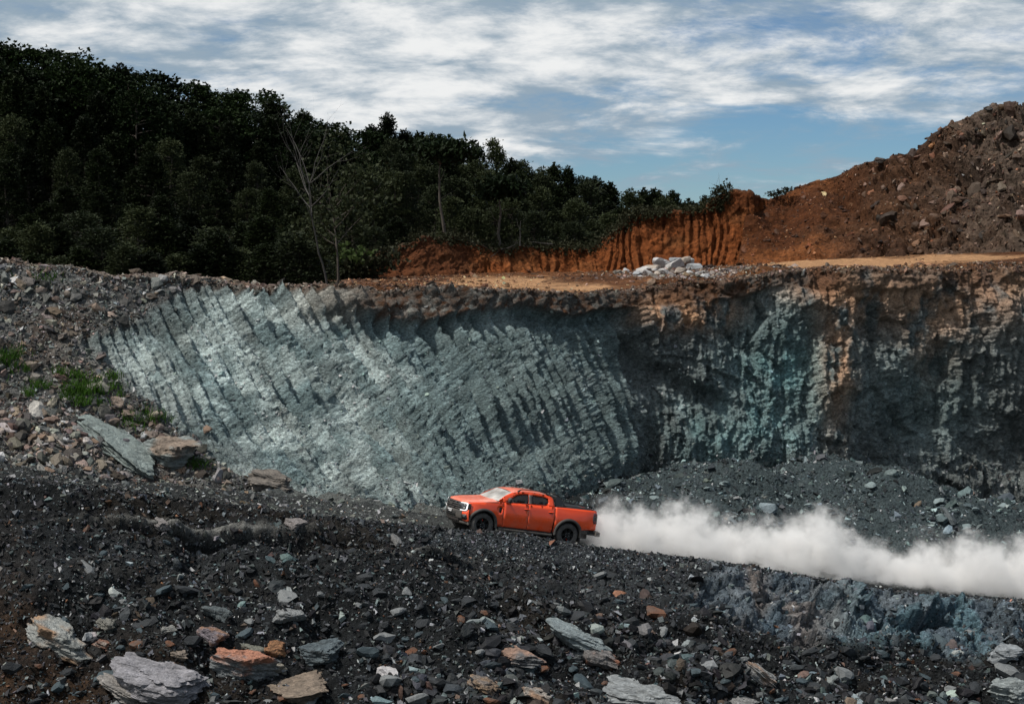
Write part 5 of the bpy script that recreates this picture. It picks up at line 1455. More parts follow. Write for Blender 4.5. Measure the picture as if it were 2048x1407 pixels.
for sgn in (1, -1):
    # front wing: from the lamp back to the door
    out_ = [(2.27, 1.075), (2.05, 1.145), (1.6, 1.20), (1.13, 1.262), (0.97, belt(.97)), (0.93, 1.20), (0.90, 0.42), (FX - 0.50, 0.40)]
    ar = arc(FX, WZ + .02, 0.475, 180, 0)
    out_ = out_[:-1] + [(FX - .475, 0.40)] + ar + [(FX + .475, 0.50), (2.31, 0.52), (2.34, 0.78), (2.30, 0.92)]
    vent = [(1.10, 1.08), (1.10, 0.93), (1.06, 0.88), (1.0, 0.90), (0.98, 1.08)]
    fen = side_panel('front_wing', out_, [vent], sgn, M_paint)
    side_panel('wing_vent', vent, [], sgn, M_trim, off=-0.012, rim=.01, parent=fen)
    # doors
    fd = side_panel('front_door', rounded([(0.925 - GAP, belt(.92)), (-0.02 + GAP, belt(0)), (-0.05 + GAP, 0.42), (0.892 - GAP, 0.42)], .02), [], sgn, M_paint)
    rd = side_panel('rear_door', rounded([(-0.02 - GAP, belt(0)), (-1.03, belt(-1.03)), (-1.03, 0.95), (-1.00, 0.42), (-0.05 - GAP, 0.42)], .02), [], sgn, M_paint)
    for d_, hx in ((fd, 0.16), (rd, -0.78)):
        bz_ = []
        V = []; F_ = []
        for i, t in enumerate(np.linspace(0, 1, 9)):
            xx = hx - 0.22 * t; b_ = math.sin(math.pi * t) * .03
            o_ = len(V)
            for (dy, dz) in ((.0, .022), (.012 + b_, .015), (.012 + b_, -.012), (.0, -.02)):
                V.append((xx, sgn * (side_y(xx, 1.12) - .005 + dy), 1.115 + dz))
            if i: F_ += [(o_ - 4 + k, o_ - 4 + k + 1, o_ + k + 1, o_ + k) for k in range(3)]
        tobj('door_handle', V, F_, M_paint, d_)
        # black plate painting the recess shadow under the handle
        side_panel('handle_shade', rounded([(hx - .03, 1.105), (hx - .19, 1.105), (hx - .17, 1.07), (hx - .05, 1.07)], .02), [], sgn, M_trim, off=.002, rim=.004, parent=d_)
    # greenhouse side: pillars and roof rail with the two window openings
    w_f = rounded([(0.86, 1.285), (0.50, 1.535), (0.36, 1.615), (0.12, 1.645), (-0.02, 1.65), (-0.02, 1.315), (0.4, 1.30)], .05)
    w_r = rounded([(-0.16, 1.65), (-0.55, 1.637), (-0.70, 1.61), (-0.78, 1.58), (-0.79, 1.42), (-0.72, 1.36), (-0.16, 1.325)], .05)
    outline = cab_roof + [(-0.02, belt(-.02)), (0.93, belt(.93))]
    cabs = side_panel('cab_side', outline, [w_f, w_r], sgn, M_paint, cab_y, grid=.07, rim=.05)
    gl = side_panel('door_window', w_f, [], sgn, M_glass, cab_y, parent=fd, off=-.015, rim=.004)
    gl = side_panel('door_window', w_r, [], sgn, M_glass, cab_y, parent=rd, off=-.015, rim=.004)
    side_panel('pillar_trim', [(-0.02, 1.655), (-0.16, 1.655), (-0.16, 1.318), (-0.02, 1.312)], [], sgn, M_pillar, cab_y, off=.004, rim=.01, parent=fd)
    # waist seal below the glass
    side_panel('waist_seal', [(0.86, 1.287), (0.86, 1.272), (-0.74, 1.340), (-0.74, 1.355)], [], sgn, M_trim, cab_y, off=.003, rim=.01, parent=fd)
    # load bed flank
    bo = [(-1.055, 1.315), (-1.5, 1.335), (-2.2, 1.345), (-2.62, 1.345), (-2.70, 1.31), (-2.725, 1.20), (-2.73, 0.70), (-2.70, 0.66), (-2.40, 0.655), (RX - .53, 0.62), (RX - .475, 0.45)] + arc(RX, WZ + .02, 0.475, 180, 0) + [(-1.08, 0.42), (-1.06, 0.95)]
    bed = side_panel('bed_side', bo, [], sgn, M_paint)
    # tail lamp wraps the corner
    tl = side_panel('tail_lamp', rounded([(-2.58, 1.26), (-2.735, 1.25), (-2.745, 0.90), (-2.60, 0.885), (-2.56, 1.0), (-2.56, 1.15)], .03), [], sgn, M_taild, off=.012, rim=.03)
    side_panel('lamp_segment', rounded([(-2.59, 1.245), (-2.72, 1.235), (-2.725, 1.16), (-2.58, 1.16)], .02), [], sgn, M_tail, off=.016, rim=.01, parent=tl)
    side_panel('lamp_segment', rounded([(-2.60, 0.99), (-2.73, 0.99), (-2.73, 0.92), (-2.62, 0.91)], .02), [], sgn, M_tail, off=.016, rim=.01, parent=tl)
    # arch flares
    for cx_ in (FX, RX):
        V, F_ = [], []
        n = 30
        for i in range(n + 1):
            a = R(-8 + 196 * i / n); o_ = len(V)
            for (rr, dy) in ((.462, -.04), (.464, .040), (.50, .048), (.548, .030), (.556, -.015)):
                xx, zz_ = cx_ + rr * math.cos(a), WZ + .02 + rr * math.sin(a)
                yb = side_y(max(-2.6, min(2.05, xx)), max(.5, zz_)) if True else 0
                V.append((xx, sgn * (max(yb, 0.865) + dy), zz_))
            if i: F_ += [(o_ - 5 + k, o_ - 5 + k + 1, o_ + k + 1, o_ + k) for k in range(4)]
        tobj('arch_flare', V, F_, M_clad)
        # dark inner arch
        V, F_ = [], []
        for i in range(21):
            a = R(-15 + 210 * i / 20)
            for yy in (.90, .45):
                V.append((cx_ + .475 * math.cos(a), sgn * yy, WZ + .02 + .475 * math.sin(a)))
            if i: F_.append((2 * i - 2, 2 * i - 1, 2 * i + 1, 2 * i))
        o_ = len(V); V += [(cx_ - .46, sgn * .46, .25), (cx_ + .46, sgn * .46, .25), (cx_ + .46, sgn * .46, .95), (cx_ - .46, sgn * .46, .95)]; F_.append((o_, o_ + 1, o_ + 2, o_ + 3))
        tobj('wheel_arch_liner', V, F_, M_under)
        # mud flap
        V = []
        for (xx, zz_) in ((cx_ - .50, .46), (cx_ - .47, .46), (cx_ - .50, .14), (cx_ - .53, .14)):
            V += [(xx, sgn * .93, zz_), (xx, sgn * .68, zz_)]
        tobj('mud_flap', V, [(0, 1, 3, 2), (2, 3, 5, 4), (4, 5, 7, 6), (6, 7, 1, 0), (0, 2, 4, 6), (1, 7, 5, 3)], M_trim, smooth=False)
    # side step
    prf = [(.80, .405), (.93, .375), (.955, .345), (.945, .30), (.90, .285), (.80, .31)]
    V, F_ = [], []
    xs_ = [1.02, 0.98, 0.5, 0, -.5, -.98, -1.04]
    for i, xx in enumerate(xs_):
        k_ = .9 if i in (0, len(xs_) - 1) else 1
        V += [(xx, sgn * (.8 + (q[0] - .8) * k_), q[1]) for q in prf]
        if i: F_ += [(6 * i - 6 + k, 6 * i - 6 + (k + 1) % 6, 6 * i + (k + 1) % 6, 6 * i + k) for k in range(6)]
    F_ += [tuple(range(6)), tuple(range(6 * len(xs_) - 6, 6 * len(xs_)))]
    stp = tobj('side_step', V, F_, M_clad, smooth=False)
    V = [(.95, sgn * .84, .402), (.95, sgn * .935, .377), (-.97, sgn * .935, .377), (-.97, sgn * .84, .402)]
    V = [(q[0], q[1], q[2] + .004) for q in V]
    tobj('tread_strip', V, [(0, 1, 2, 3)], M_pillar, stp, False)
    # sill under the doors
    V, F_ = [], []
    for i, xx in enumerate((1.13, -1.13)):
        V += [(xx, sgn * .875, .44), (xx, sgn * .86, .36), (xx, sgn * .6, .34), (xx, sgn * .6, .44)]
    tobj('sill', V, [(0, 1, 5, 4), (1, 2, 6, 5), (2, 3, 7, 6), (3, 0, 4, 7)], M_trim, smooth=False)
    # door mirror
    bm = bmesh.new(); bmesh.ops.create_icosphere(bm, subdivisions=3, radius=1)
    V = []
    for q in bm.verts:
        x_, y_, z_ = q.co
        f_ = lambda t, e: math.copysign(abs(t) ** e, t)
        V.append((0.80 + .075 * f_(x_, .7) + .02 * y_, sgn * (1.055 + .115 * f_(y_, .65)), 1.375 + .085 * f_(z_, .65)))
    F_ = [[w_.index for w_ in fc2.verts] for fc2 in bm.faces]; bm.free()
    mi = tobj('door_mirror', V, F_, M_pillar)
    V = [(.82, sgn * .86, 1.31), (.76, sgn * .86, 1.31), (.76, sgn * 1.02, 1.315), (.82, sgn * 1.02, 1.315)]; V += [(q[0], q[1], q[2] - .035) for q in V]
    tobj('mirror_arm', V, [(0, 1, 2, 3), (4, 7, 6, 5), (0, 4, 5, 1), (1, 5, 6, 2), (2, 6, 7, 3), (3, 7, 4, 0)], M_trim, mi, False)
    V = [(.86, sgn * .94, 1.30), (.86, sgn * 1.16, 1.30), (.74, sgn * 1.16, 1.305), (.74, sgn * .94, 1.305)]; V += [(q[0], q[1], q[2] - .02) for q in V]
    tobj('mirror_base', V, [(0, 1, 2, 3), (4, 7, 6, 5), (0, 4, 5, 1), (1, 5, 6, 2), (2, 6, 7, 3), (3, 7, 4, 0)], M_trim, mi, False)
    # roof rail: arched bar with feet
    V, F_ = [], []
    n = 20
    for i in range(n + 1):
        t = i / n; xx = 0.40 - 1.20 * t
        zr = np.interp(xx, [-.88, -.65, -.3, .15, .45], [1.68, 1.732, 1.752, 1.742, 1.705]) + .025
        lift = .058 * min(1, min(t, 1 - t) / .13) ** .7
        yc = cab_y(xx, zr - .025) - .03
        o_ = len(V)
        for (dy, dz) in ((-.02, .018), (.02, .014), (.022, -.012 if .06 < t < .94 else -lift - .03), (-.022, -.012 if .06 < t < .94 else -lift - .03)):
            V.append((xx, sgn * (yc + dy), zr + lift + dz))
        if i: F_ += [(o_ - 4 + k, o_ - 4 + (k + 1) % 4, o_ + (k + 1) % 4, o_ + k) for k in range(4)]
    F_ += [(0, 1, 2, 3), tuple(len(V) - 4 + k for k in range(4))]
    tobj('roof_rail', V, F_, M_trim)
    # bed rail bar
    V, F_ = [], []
    for i in range(17):
        t = i / 16; xx = -1.30 - 1.30 * t
        lift = .055 * min(1, min(t + .1, (1 - t)) / .12)
        yc = side_y(xx, 1.34) - .05
        o_ = len(V)
        for (dy, dz) in ((-.025, .02), (.02, .016), (.025, -.012), (-.025, -.012)):
            V.append((xx, sgn * (yc + dy), 1.35 + lift * .8 + dz))
        if i: F_ += [(o_ - 4 + k, o_ - 4 + (k + 1) % 4, o_ + (k + 1) % 4, o_ + k) for k in range(4)]
    F_ += [(0, 1, 2, 3), tuple(len(V) - 4 + k for k in range(4))]
    tobj('bed_rail', V, F_, M_trim)
    # cap along the bed edge
    V, F_ = [], []
    for i in range(12):
        xx = -1.06 - 1.62 * i / 11
        yo = side_y(xx, 1.335); o_ = len(V)
        V += [(xx, sgn * (yo - .004), 1.338), (xx, sgn * (yo - .02), 1.358), (xx, sgn * (yo - .11), 1.358), (xx, sgn * (yo - .11), 1.30)]
        if i: F_ += [(o_ - 4 + k, o_ - 4 + k + 1, o_ + k + 1, o_ + k) for k in range(3)]
    tobj('bed_cap', V, F_, M_trim)
    # headlamp: smoked lens with a bright C-shaped strip
    def nose_x(y_, z_):
        q = abs(y_) / .90
        return 2.50 - .26 * q ** 2.6 - .05 * max(0, (z_ - .95) / .3) - .10 * max(0, (.62 - z_) / .3)
    def fscan(pts2, off=0.0, parent=None, name='', mat=None, rim=.02, grid=.08):
        v2, F2 = flat_tri(pts2, (), grid)
        V = [(nose_x(p[0], p[1]) + off, sgn * p[0], p[1]) for p in v2]
        k = len(V)
        cnt = {}
        for t in F2:
            for i in range(3):
                e = tuple(sorted((t[i], t[(i + 1) % 3]))); cnt[e] = cnt.get(e, 0) + 1
        F_ = list(F2); inner = {}
        for (a, b), kk in cnt.items():
            if kk == 1:
                for q in (a, b):
                    if q not in inner: inner[q] = len(V); V.append((V[q][0] - rim, V[q][1], V[q][2]))
                F_.append((a, b, inner[b], inner[a]))
        return tobj(name, V, F_, mat, parent)
    hlp = fscan([(.50, 1.07), (.80, 1.085), (.875, 1.06), (.885, .86), (.83, .81), (.60, .80), (.62, .90), (.50, .94)], .012, None, 'headlamp', M_lens)
    cs = [(.60, 1.075), (.80, 1.09), (.885, 1.06), (.895, .86), (.835, .80), (.62, .79), (.62, .825), (.815, .835), (.855, .88), (.85, 1.03), (.79, 1.052), (.60, 1.045)]
    fscan(cs, .025, hlp, 'light_strip', M_drl, .012, .2)
    for zc in (1.00, .89):
        fscan([(.76 + .03 * math.cos(R(a)), zc + .03 * math.sin(R(a))) for a in range(0, 360, 30)], .022, hlp, 'projector', M_bolt, .012, .2)
    # fog lamp pocket in the painted bumper corner
    fscan(rounded([(.70, .68), (.88, .70), (.90, .55), (.84, .50), (.70, .52)], .04), .014, None, 'fog_lamp_pocket', M_trim)
    fscan([(.80 + .045 * math.cos(R(a)), .60 + .045 * math.sin(R(a))) for a in range(0, 360, 30)], .024, None, 'fog_lamp', M_lens, .015, .2)
    # painted bumper corner below the lamp
    fscan([(.58, .80), (.83, .81), (.92, .86), (.935, .52), (.90, .44), (.72, .46), (.62, .62)], .0, None, 'bumper_corner', M_paint)
# bonnet
V, F_ = [], []
nx, ny = 22, 25
def hood_z(x_, q):
    e = np.interp(x_, [1.13, 1.6, 2.05, 2.30, 2.42], [1.262, 1.20, 1.145, 1.10, 1.06])
    crown = .055 * (1 - abs(q) ** 2.5) + .022 * math.exp(-((abs(q) - .62) / .16) ** 2)
    return e + crown * np.interp(x_, [1.1, 2.2, 2.45], [1, .9, .5])
for i in range(nx):
    for j in range(ny):
        q = -1 + 2 * j / (ny - 1)
        x0_ = 1.16 + .10 * (1 - q * q); x1_ = 2.46 - .20 * abs(q) ** 2.6
        xx = x0_ + (x1_ - x0_) * i / (nx - 1)
        zz_ = hood_z(xx, q)
        if i == nx - 1: zz_ -= .05
        V.append((xx, q * (side_y(min(xx, 2.2), 1.15) - .012), zz_))
for i in range(nx - 1):
    for j in range(ny - 1):
        a = i * ny + j; F_.append((a, a + 1, a + ny + 1, a + ny))
hood = tobj('bonnet', V, F_, M_paint_top)
# front fascia: black grille panel, lower bumper, skid plate
def fgrid(name, y0, y1, z0, z1, off, mat, parent=None, n=16, m=6):
    V, F_ = [], []
    for i in range(n + 1):
        for j in range(m + 1):
            y_ = y0 + (y1 - y0) * i / n; z_ = z0 + (z1 - z0) * j / m
            V.append((nose_x(y_, z_) + off, y_, z_))
    k = len(V); V += [(p[0] - .05, p[1], p[2]) for p in V]
    for i in range(n):
        for j in range(m):
            a = i * (m + 1) + j; F_.append((a, a + 1, a + m + 2, a + m + 1))
    for j in range(m):
        F_ += [(j, j + 1, k + j + 1, k + j), (n * (m + 1) + j, n * (m + 1) + j + 1, k + n * (m + 1) + j + 1, k + n * (m + 1) + j)]
    for i in range(n):
        a = i * (m + 1); b_ = a + m
        F_ += [(a, a + m + 1, k + a + m + 1, k + a), (b_, b_ + m + 1, k + b_ + m + 1, k + b_)]
    return tobj(name, V, F_, mat, parent)
fgrid('nose_panel', -.90, .90, .42, 1.07, -.03, M_under)
gr = fgrid('grille', -.60, .60, .80, 1.085, -.012, M_trim)
for zc in (1.055, 0.985, 0.915, .845):
    fgrid('grille_bar', -.58, .58, zc - .014, zc + .014, .012, M_pillar, gr, 14, 1)
for yc in (-.30, .30):
    fgrid('grille_bracket', yc - .025, yc + .025, .83, 1.06, .018, M_trim, gr, 2, 3)
V = [(nose_x(0, .97) + .028, .085 * math.cos(R(a)) * 1.35, .965 + .055 * math.sin(R(a))) for a in range(0, 360, 20)]; k = len(V)
V += [(p[0] - .03, p[1], p[2]) for p in V]
tobj('grille_badge', V, [tuple(range(k))] + [(i, (i + 1) % k, k + (i + 1) % k, k + i) for i in range(k)], M_clad, gr, False)
bp = fgrid('front_bumper', -.70, .70, .50, .80, .018, M_clad)
fgrid('bumper_opening', -.42, .42, .56, .72, .026, M_under, bp, 10, 2)
fgrid('skid_plate', -.52, .52, .40, .52, .015, M_pillar, None, 10, 3)
V, F_ = [], []
for i, y_ in enumerate(np.linspace(-.86, .86, 13)):
    x_ = nose_x(y_, .45); V += [(x_ - .02, y_, .45), (x_ - .06, y_, .34), (x_ - .25, y_, .30), (x_ - .25, y_, .45)]
    if i: F_ += [(4 * i - 4 + k, 4 * i - 4 + (k + 1) % 4, 4 * i + (k + 1) % 4, 4 * i + k) for k in range(4)]
F_ += [(0, 1, 2, 3), tuple(4 * 12 + k for k in range(4))]
tobj('lower_valance', V, F_, M_clad)
pl = fgrid('number_plate', -.20, .20, .66, .80, .045, M_plate, None, 4, 2)
for zc, ws in ((.755, [.05, .045, .05, .035, .05, .05]), (.70, [.05, .05, .04, .05])):       # two short lines of white lettering, as blurred in the photograph
    y_ = .165
    for w_ in ws:
        V = [(nose_x(y_, zc) + .0475, y_, zc - .018), (nose_x(y_, zc) + .0475, y_ - w_, zc - .018), (nose_x(y_, zc) + .0475, y_ - w_, zc + .018), (nose_x(y_, zc) + .0475, y_, zc + .018)]
        tobj('plate_letter', V, [(0, 1, 2, 3)], M_white, pl, False)
        y_ -= w_ + .012
# roof skin
V, F_ = [], []
rx_ = np.linspace(.62, -.90, 18)
def roof_edge(x_): return float(np.interp(x_, [-.97, -.88, -.65, -.3, .15, .45, .62], [1.58, 1.68, 1.732, 1.752, 1.742, 1.705, 1.655]))
for i, xx in enumerate(rx_):
    zz_ = roof_edge(xx)
    for j in range(15):
        q = -1 + 2 * j / 14
        V.append((xx, q * (cab_y(xx, zz_) + .002), zz_ + .05 * (1 - abs(q) ** 2.2)))
    if i: F_ += [((i - 1) * 15 + j, (i - 1) * 15 + j + 1, i * 15 + j + 1, i * 15 + j) for j in range(14)]
roof = tobj('roof', V, F_, M_paint_top)
# windscreen and rear window
def screen(name, xb, zb, xt, zt, mat, bow, nb=14):
    V, F_ = [], []
    for i in range(9):
        t = i / 8; xx = xb + (xt - xb) * t; zz_ = zb + (zt - zb) * t
        for j in range(nb + 1):
            q = -1 + 2 * j / nb
            V.append((xx + bow * (1 - q * q), q * (cab_y(max(-.97, min(xx, .95)), zz_) - .012), zz_ + .045 * t * (1 - abs(q) ** 2.2)))
        if i: F_ += [((i - 1) * (nb + 1) + j, (i - 1) * (nb + 1) + j + 1, i * (nb + 1) + j + 1, i * (nb + 1) + j) for j in range(nb)]
    return tobj(name, V, F_, mat)
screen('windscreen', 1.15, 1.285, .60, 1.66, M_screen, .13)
screen('rear_window', -1.02, 1.36, -.90, 1.67, M_glass, -.03)
# cab interior, bulkhead, floor, seats
def tbox(name, x0, x1, y0, y1, z0, z1, mat, parent=None, bev=.02):
    bm = bmesh.new(); bmesh.ops.create_cube(bm, size=1)
    for q in bm.verts: q.co = ((x0 + x1) / 2 + q.co.x * (x1 - x0), (y0 + y1) / 2 + q.co.y * (y1 - y0), (z0 + z1) / 2 + q.co.z * (z1 - z0))
    if bev: bmesh.ops.bevel(bm, geom=bm.edges[:] + bm.verts[:], offset=bev, segments=2, affect='EDGES', profile=.5)
    me = bpy.data.meshes.new(name); bm.to_mesh(me); bm.free(); me.materials.append(mat)
    return link(name, me, parent or truck)
tbox('cab_floor', -1.0, 2.2, -.80, .80, .36, .50, M_under)
tbox('firewall', 1.02, 1.10, -.82, .82, .45, 1.22, M_under)
tbox('dashboard', .74, 1.05, -.80, .80, .95, 1.24, M_seat, bev=.05)
tbox('bulkhead', -1.02, -.96, -.84, .84, .45, 1.36, M_under)
for y_ in (.38, -.38):
    st = tbox('front_seat', -.22, .36, y_ - .25, y_ + .25, .62, .86, M_seat, bev=.06)
    tbox('seat_back', -.36, -.18, y_ - .25, y_ + .25, .80, 1.42, M_seat, st, bev=.06)
    tbox('headrest', -.38, -.27, y_ - .13, y_ + .13, 1.44, 1.62, M_seat, st, bev=.04)
st = tbox('rear_seat', -.90, -.50, -.68, .68, .62, .86, M_seat, bev=.06)
tbox('seat_back', -.97, -.84, -.68, .68, .80, 1.38, M_seat, st, bev=.05)
# steering wheel
V, F_ = [], []
for i in range(24):
    a = 2 * math.pi * i / 24
    for j in range(6):
        b_ = 2 * math.pi * j / 6
        rr = .18 + .014 * math.cos(b_)
        yy, zz_ = rr * math.cos(a), rr * math.sin(a)
        V.append((.66 + .014 * math.sin(b_) + .35 * zz_, .38 + yy, 1.12 + zz_ * .93))
    F_ += [(6 * i + j, 6 * i + (j + 1) % 6, (6 * i + 6 + (j + 1) % 6) % 144, (6 * i + 6 + j) % 144) for j in range(6)]
tobj('steering_wheel', V, F_, M_trim)
# bed: cover, tailgate, rear bumper, chassis
tbox('bed_cover', -2.66, -1.07, -.80, .80, 1.30, 1.345, M_trim)
tg = tbox('tailgate', -2.745, -2.69, -.74, .74, .70, 1.335, M_paint, bev=.02)
tbox('tailgate_handle', -2.757, -2.744, -.13, .13, 1.12, 1.20, M_trim, tg, bev=0)
tbox('bed_front', -1.10, -1.06, -.82, .82, .45, 1.30, M_under)
rbm = tbox('rear_bumper', -2.86, -2.66, -.88, .88, .47, .645, M_clad, bev=.03)
for s_ in (1, -1):
    tbox('bumper_end', -2.88, -2.70, s_ * .93 - .09, s_ * .93 + .06, .465, .63, M_clad, rbm, bev=.03)
    tbox('bumper_pad', -2.70, -2.40, s_ * .90 - .05, s_ * .90 + .012, .48, .60, M_under, rbm, bev=.01)
    tbox('corner_valance', -2.46, -2.12, s_ * .875 - .04, s_ * .875 + .02, .50, .66, M_clad, rbm, bev=.015)
tbox('chassis_frame', -2.6, 2.2, -.52, .52, .30, .52, M_under, bev=.02)
for x_ in (FX, RX):
    tbox('axle', x_ - .06, x_ + .06, -.62, .62, WZ - .06, WZ + .06, M_under, bev=.02)
tbox('fuel_tank', -.95, -.25, -.66, -.30, .24, .45, M_under, bev=.04)
tbox('fuel_tank_guard', -1.02, -.35, .35, .68, .22, .44, M_under, bev=.04)
# sports bar: two raked legs and a hoop
for sgn in (1, -1):
    o2 = [(-1.07, 1.36), (-1.05, 1.70), (-1.10, 1.735), (-1.20, 1.715), (-1.30, 1.62), (-1.44, 1.40), (-1.52, 1.36)]
    v2, F2 = flat_tri(o2, (), .1)
    V = [(p[0], sgn * (.845 - max(0, p[1] - 1.36) * .30), p[1]) for p in v2]; k = len(V)
    V += [(q[0], q[1] - sgn * .10, q[2]) for q in V]
    cnt = {}
    for t in F2:
        for i in range(3):
            e = tuple(sorted((t[i], t[(i + 1) % 3]))); cnt[e] = cnt.get(e, 0) + 1
    F_ = list(F2) + [tuple(i + k for i in t) for t in F2] + [(a, b, b + k, a + k) for (a, b), n_ in cnt.items() if n_ == 1]
    tobj('sports_bar_leg', V, F_, M_trim, smooth=False)
tbox('sports_bar_hoop', -1.20, -1.08, -.66, .66, 1.655, 1.725, M_trim, bev=.02)
# wheels
def lathe(prof_, n=40):
    V, F_ = [], []
    for i in range(n):
        a = 2 * math.pi * i / n
        for (r_, y_) in prof_: V.append((r_ * math.cos(a), y_, r_ * math.sin(a)))
    m_ = len(prof_)
    for i in range(n):
        j = (i + 1) % n
        F_ += [(i * m_ + k, i * m_ + k + 1, j * m_ + k + 1, j * m_ + k) for k in range(m_ - 1)]
    return V, F_
def wheel(x_, sgn):
    e = bpy.data.objects.new('wheel', None); e.empty_display_size = .2; COL.objects.link(e); e.parent = truck; e.location = (x_, sgn * .80, WZ)
    V, F_ = lathe([(.235, .125), (.25, .138), (.31, .145), (.365, .135), (.395, .115), (.405, .09), (.407, 0), (.405, -.09), (.395, -.115), (.36, -.135), (.25, -.135), (.235, -.12)], 48)
    V = [(q[0], q[1] * sgn, q[2]) for q in V]
    ty = tobj('tyre', V, F_, M_tyre, e)
    V, F_ = [], []                              # tread lugs
    for i in range(40):
        a = 2 * math.pi * i / 40
        for s2 in (1, -1):
            o_ = len(V); aa = a + (0.05 if s2 > 0 else 0)
            for (da, yy, rr) in ((-.05, .03, .40), (.05, .03, .40), (.05, .118, .394), (-.05, .118, .394), (-.04, .03, .419), (.04, .03, .419), (.04, .122, .405), (-.04, .122, .405)):
                V.append((rr * math.cos(aa + da), s2 * yy, rr * math.sin(aa + da)))
            F_ += [(o_ + 4, o_ + 5, o_ + 6, o_ + 7), (o_, o_ + 1, o_ + 5, o_ + 4), (o_ + 1, o_ + 2, o_ + 6, o_ + 5), (o_ + 2, o_ + 3, o_ + 7, o_ + 6), (o_ + 3, o_, o_ + 4, o_ + 7)]
    tobj('tread', V, F_, M_tyre, ty, False)
    V, F_ = lathe([(.238, .128), (.225, .128), (.222, .11), (.215, .03), (.10, .02), (.0, .02)], 40)
    rim_ = tobj('rim', [(q[0], q[1] * sgn, q[2]) for q in V], F_, M_rim, e)
    V, F_ = [], []
    for i in range(12):
        a = 2 * math.pi * (i // 2) / 6 + (.16 if i % 2 else -.16)
        ca, sa = math.cos(a), math.sin(a); o_ = len(V)
        for (r_, w_, y0, y1) in ((.045, .026, .06, .112), (.13, .018, .05, .118), (.222, .022, .06, .124)):
            for (ww, yy) in ((-w_, y0), (-w_, y1), (w_, y1), (w_, y0)):
                V.append((r_ * ca - ww * sa, sgn * yy, r_ * sa + ww * ca))
        for k in range(2):
            F_ += [(o_ + 4 * k + q, o_ + 4 * k + (q + 1) % 4, o_ + 4 * k + 4 + (q + 1) % 4, o_ + 4 * k + 4 + q) for q in range(4)]
    tobj('spokes', V, F_, M_rim, rim_, False)
    V, F_ = lathe([(.0, .122), (.035, .122), (.045, .11), (.045, .06)], 20)
    tobj('hub_cap', [(q[0], q[1] * sgn, q[2]) for q in V], F_, M_rim, rim_)
    for i in range(6):
        a = 2 * math.pi * i / 6 + .3
        V, F_ = lathe([(.0, .124), (.011, .122), (.012, .10)], 8)
        tobj('wheel_nut', [(q[0] + .072 * math.cos(a), q[1] * sgn, q[2] + .072 * math.sin(a)) for q in V], F_, M_bolt, rim_)
    # red caliper behind the spokes
    V, F_ = [], []
    for i in range(9):
        a = R((62 if x_ > 0 else 232) + 44 * i / 8 - 10); o_ = len(V)
        for (r_, y_) in ((.13, .03), (.13, .07), (.195, .07), (.195, .03)): V.append((r_ * math.cos(a), sgn * y_, r_ * math.sin(a)))
        if i: F_ += [(o_ - 4 + q, o_ - 4 + (q + 1) % 4, o_ + (q + 1) % 4, o_ + q) for q in range(4)]
    F_ += [(0, 1, 2, 3), (32, 33, 34, 35)]
    tobj('brake_caliper', V, F_, M_red, e, False)
for x_ in (FX, RX):
    for sgn_ in (1, -1): wheel(x_, sgn_)

for ch in list(truck.children) + [c2 for c1 in truck.children for c2 in c1.children]:      # settle the greenhouse to its real height
    if ch.type == 'MESH' and ch.name.split('.')[0] in ('cab_side', 'door_window', 'pillar_trim', 'roof', 'windscreen', 'rear_window', 'roof_rail', 'sports_bar_leg', 'sports_bar_hoop', 'headrest', 'seat_back'):
        for q in ch.data.vertices:
            if q.co.z > 1.28: q.co.z = 1.28 + (q.co.z - 1.28) * 0.89
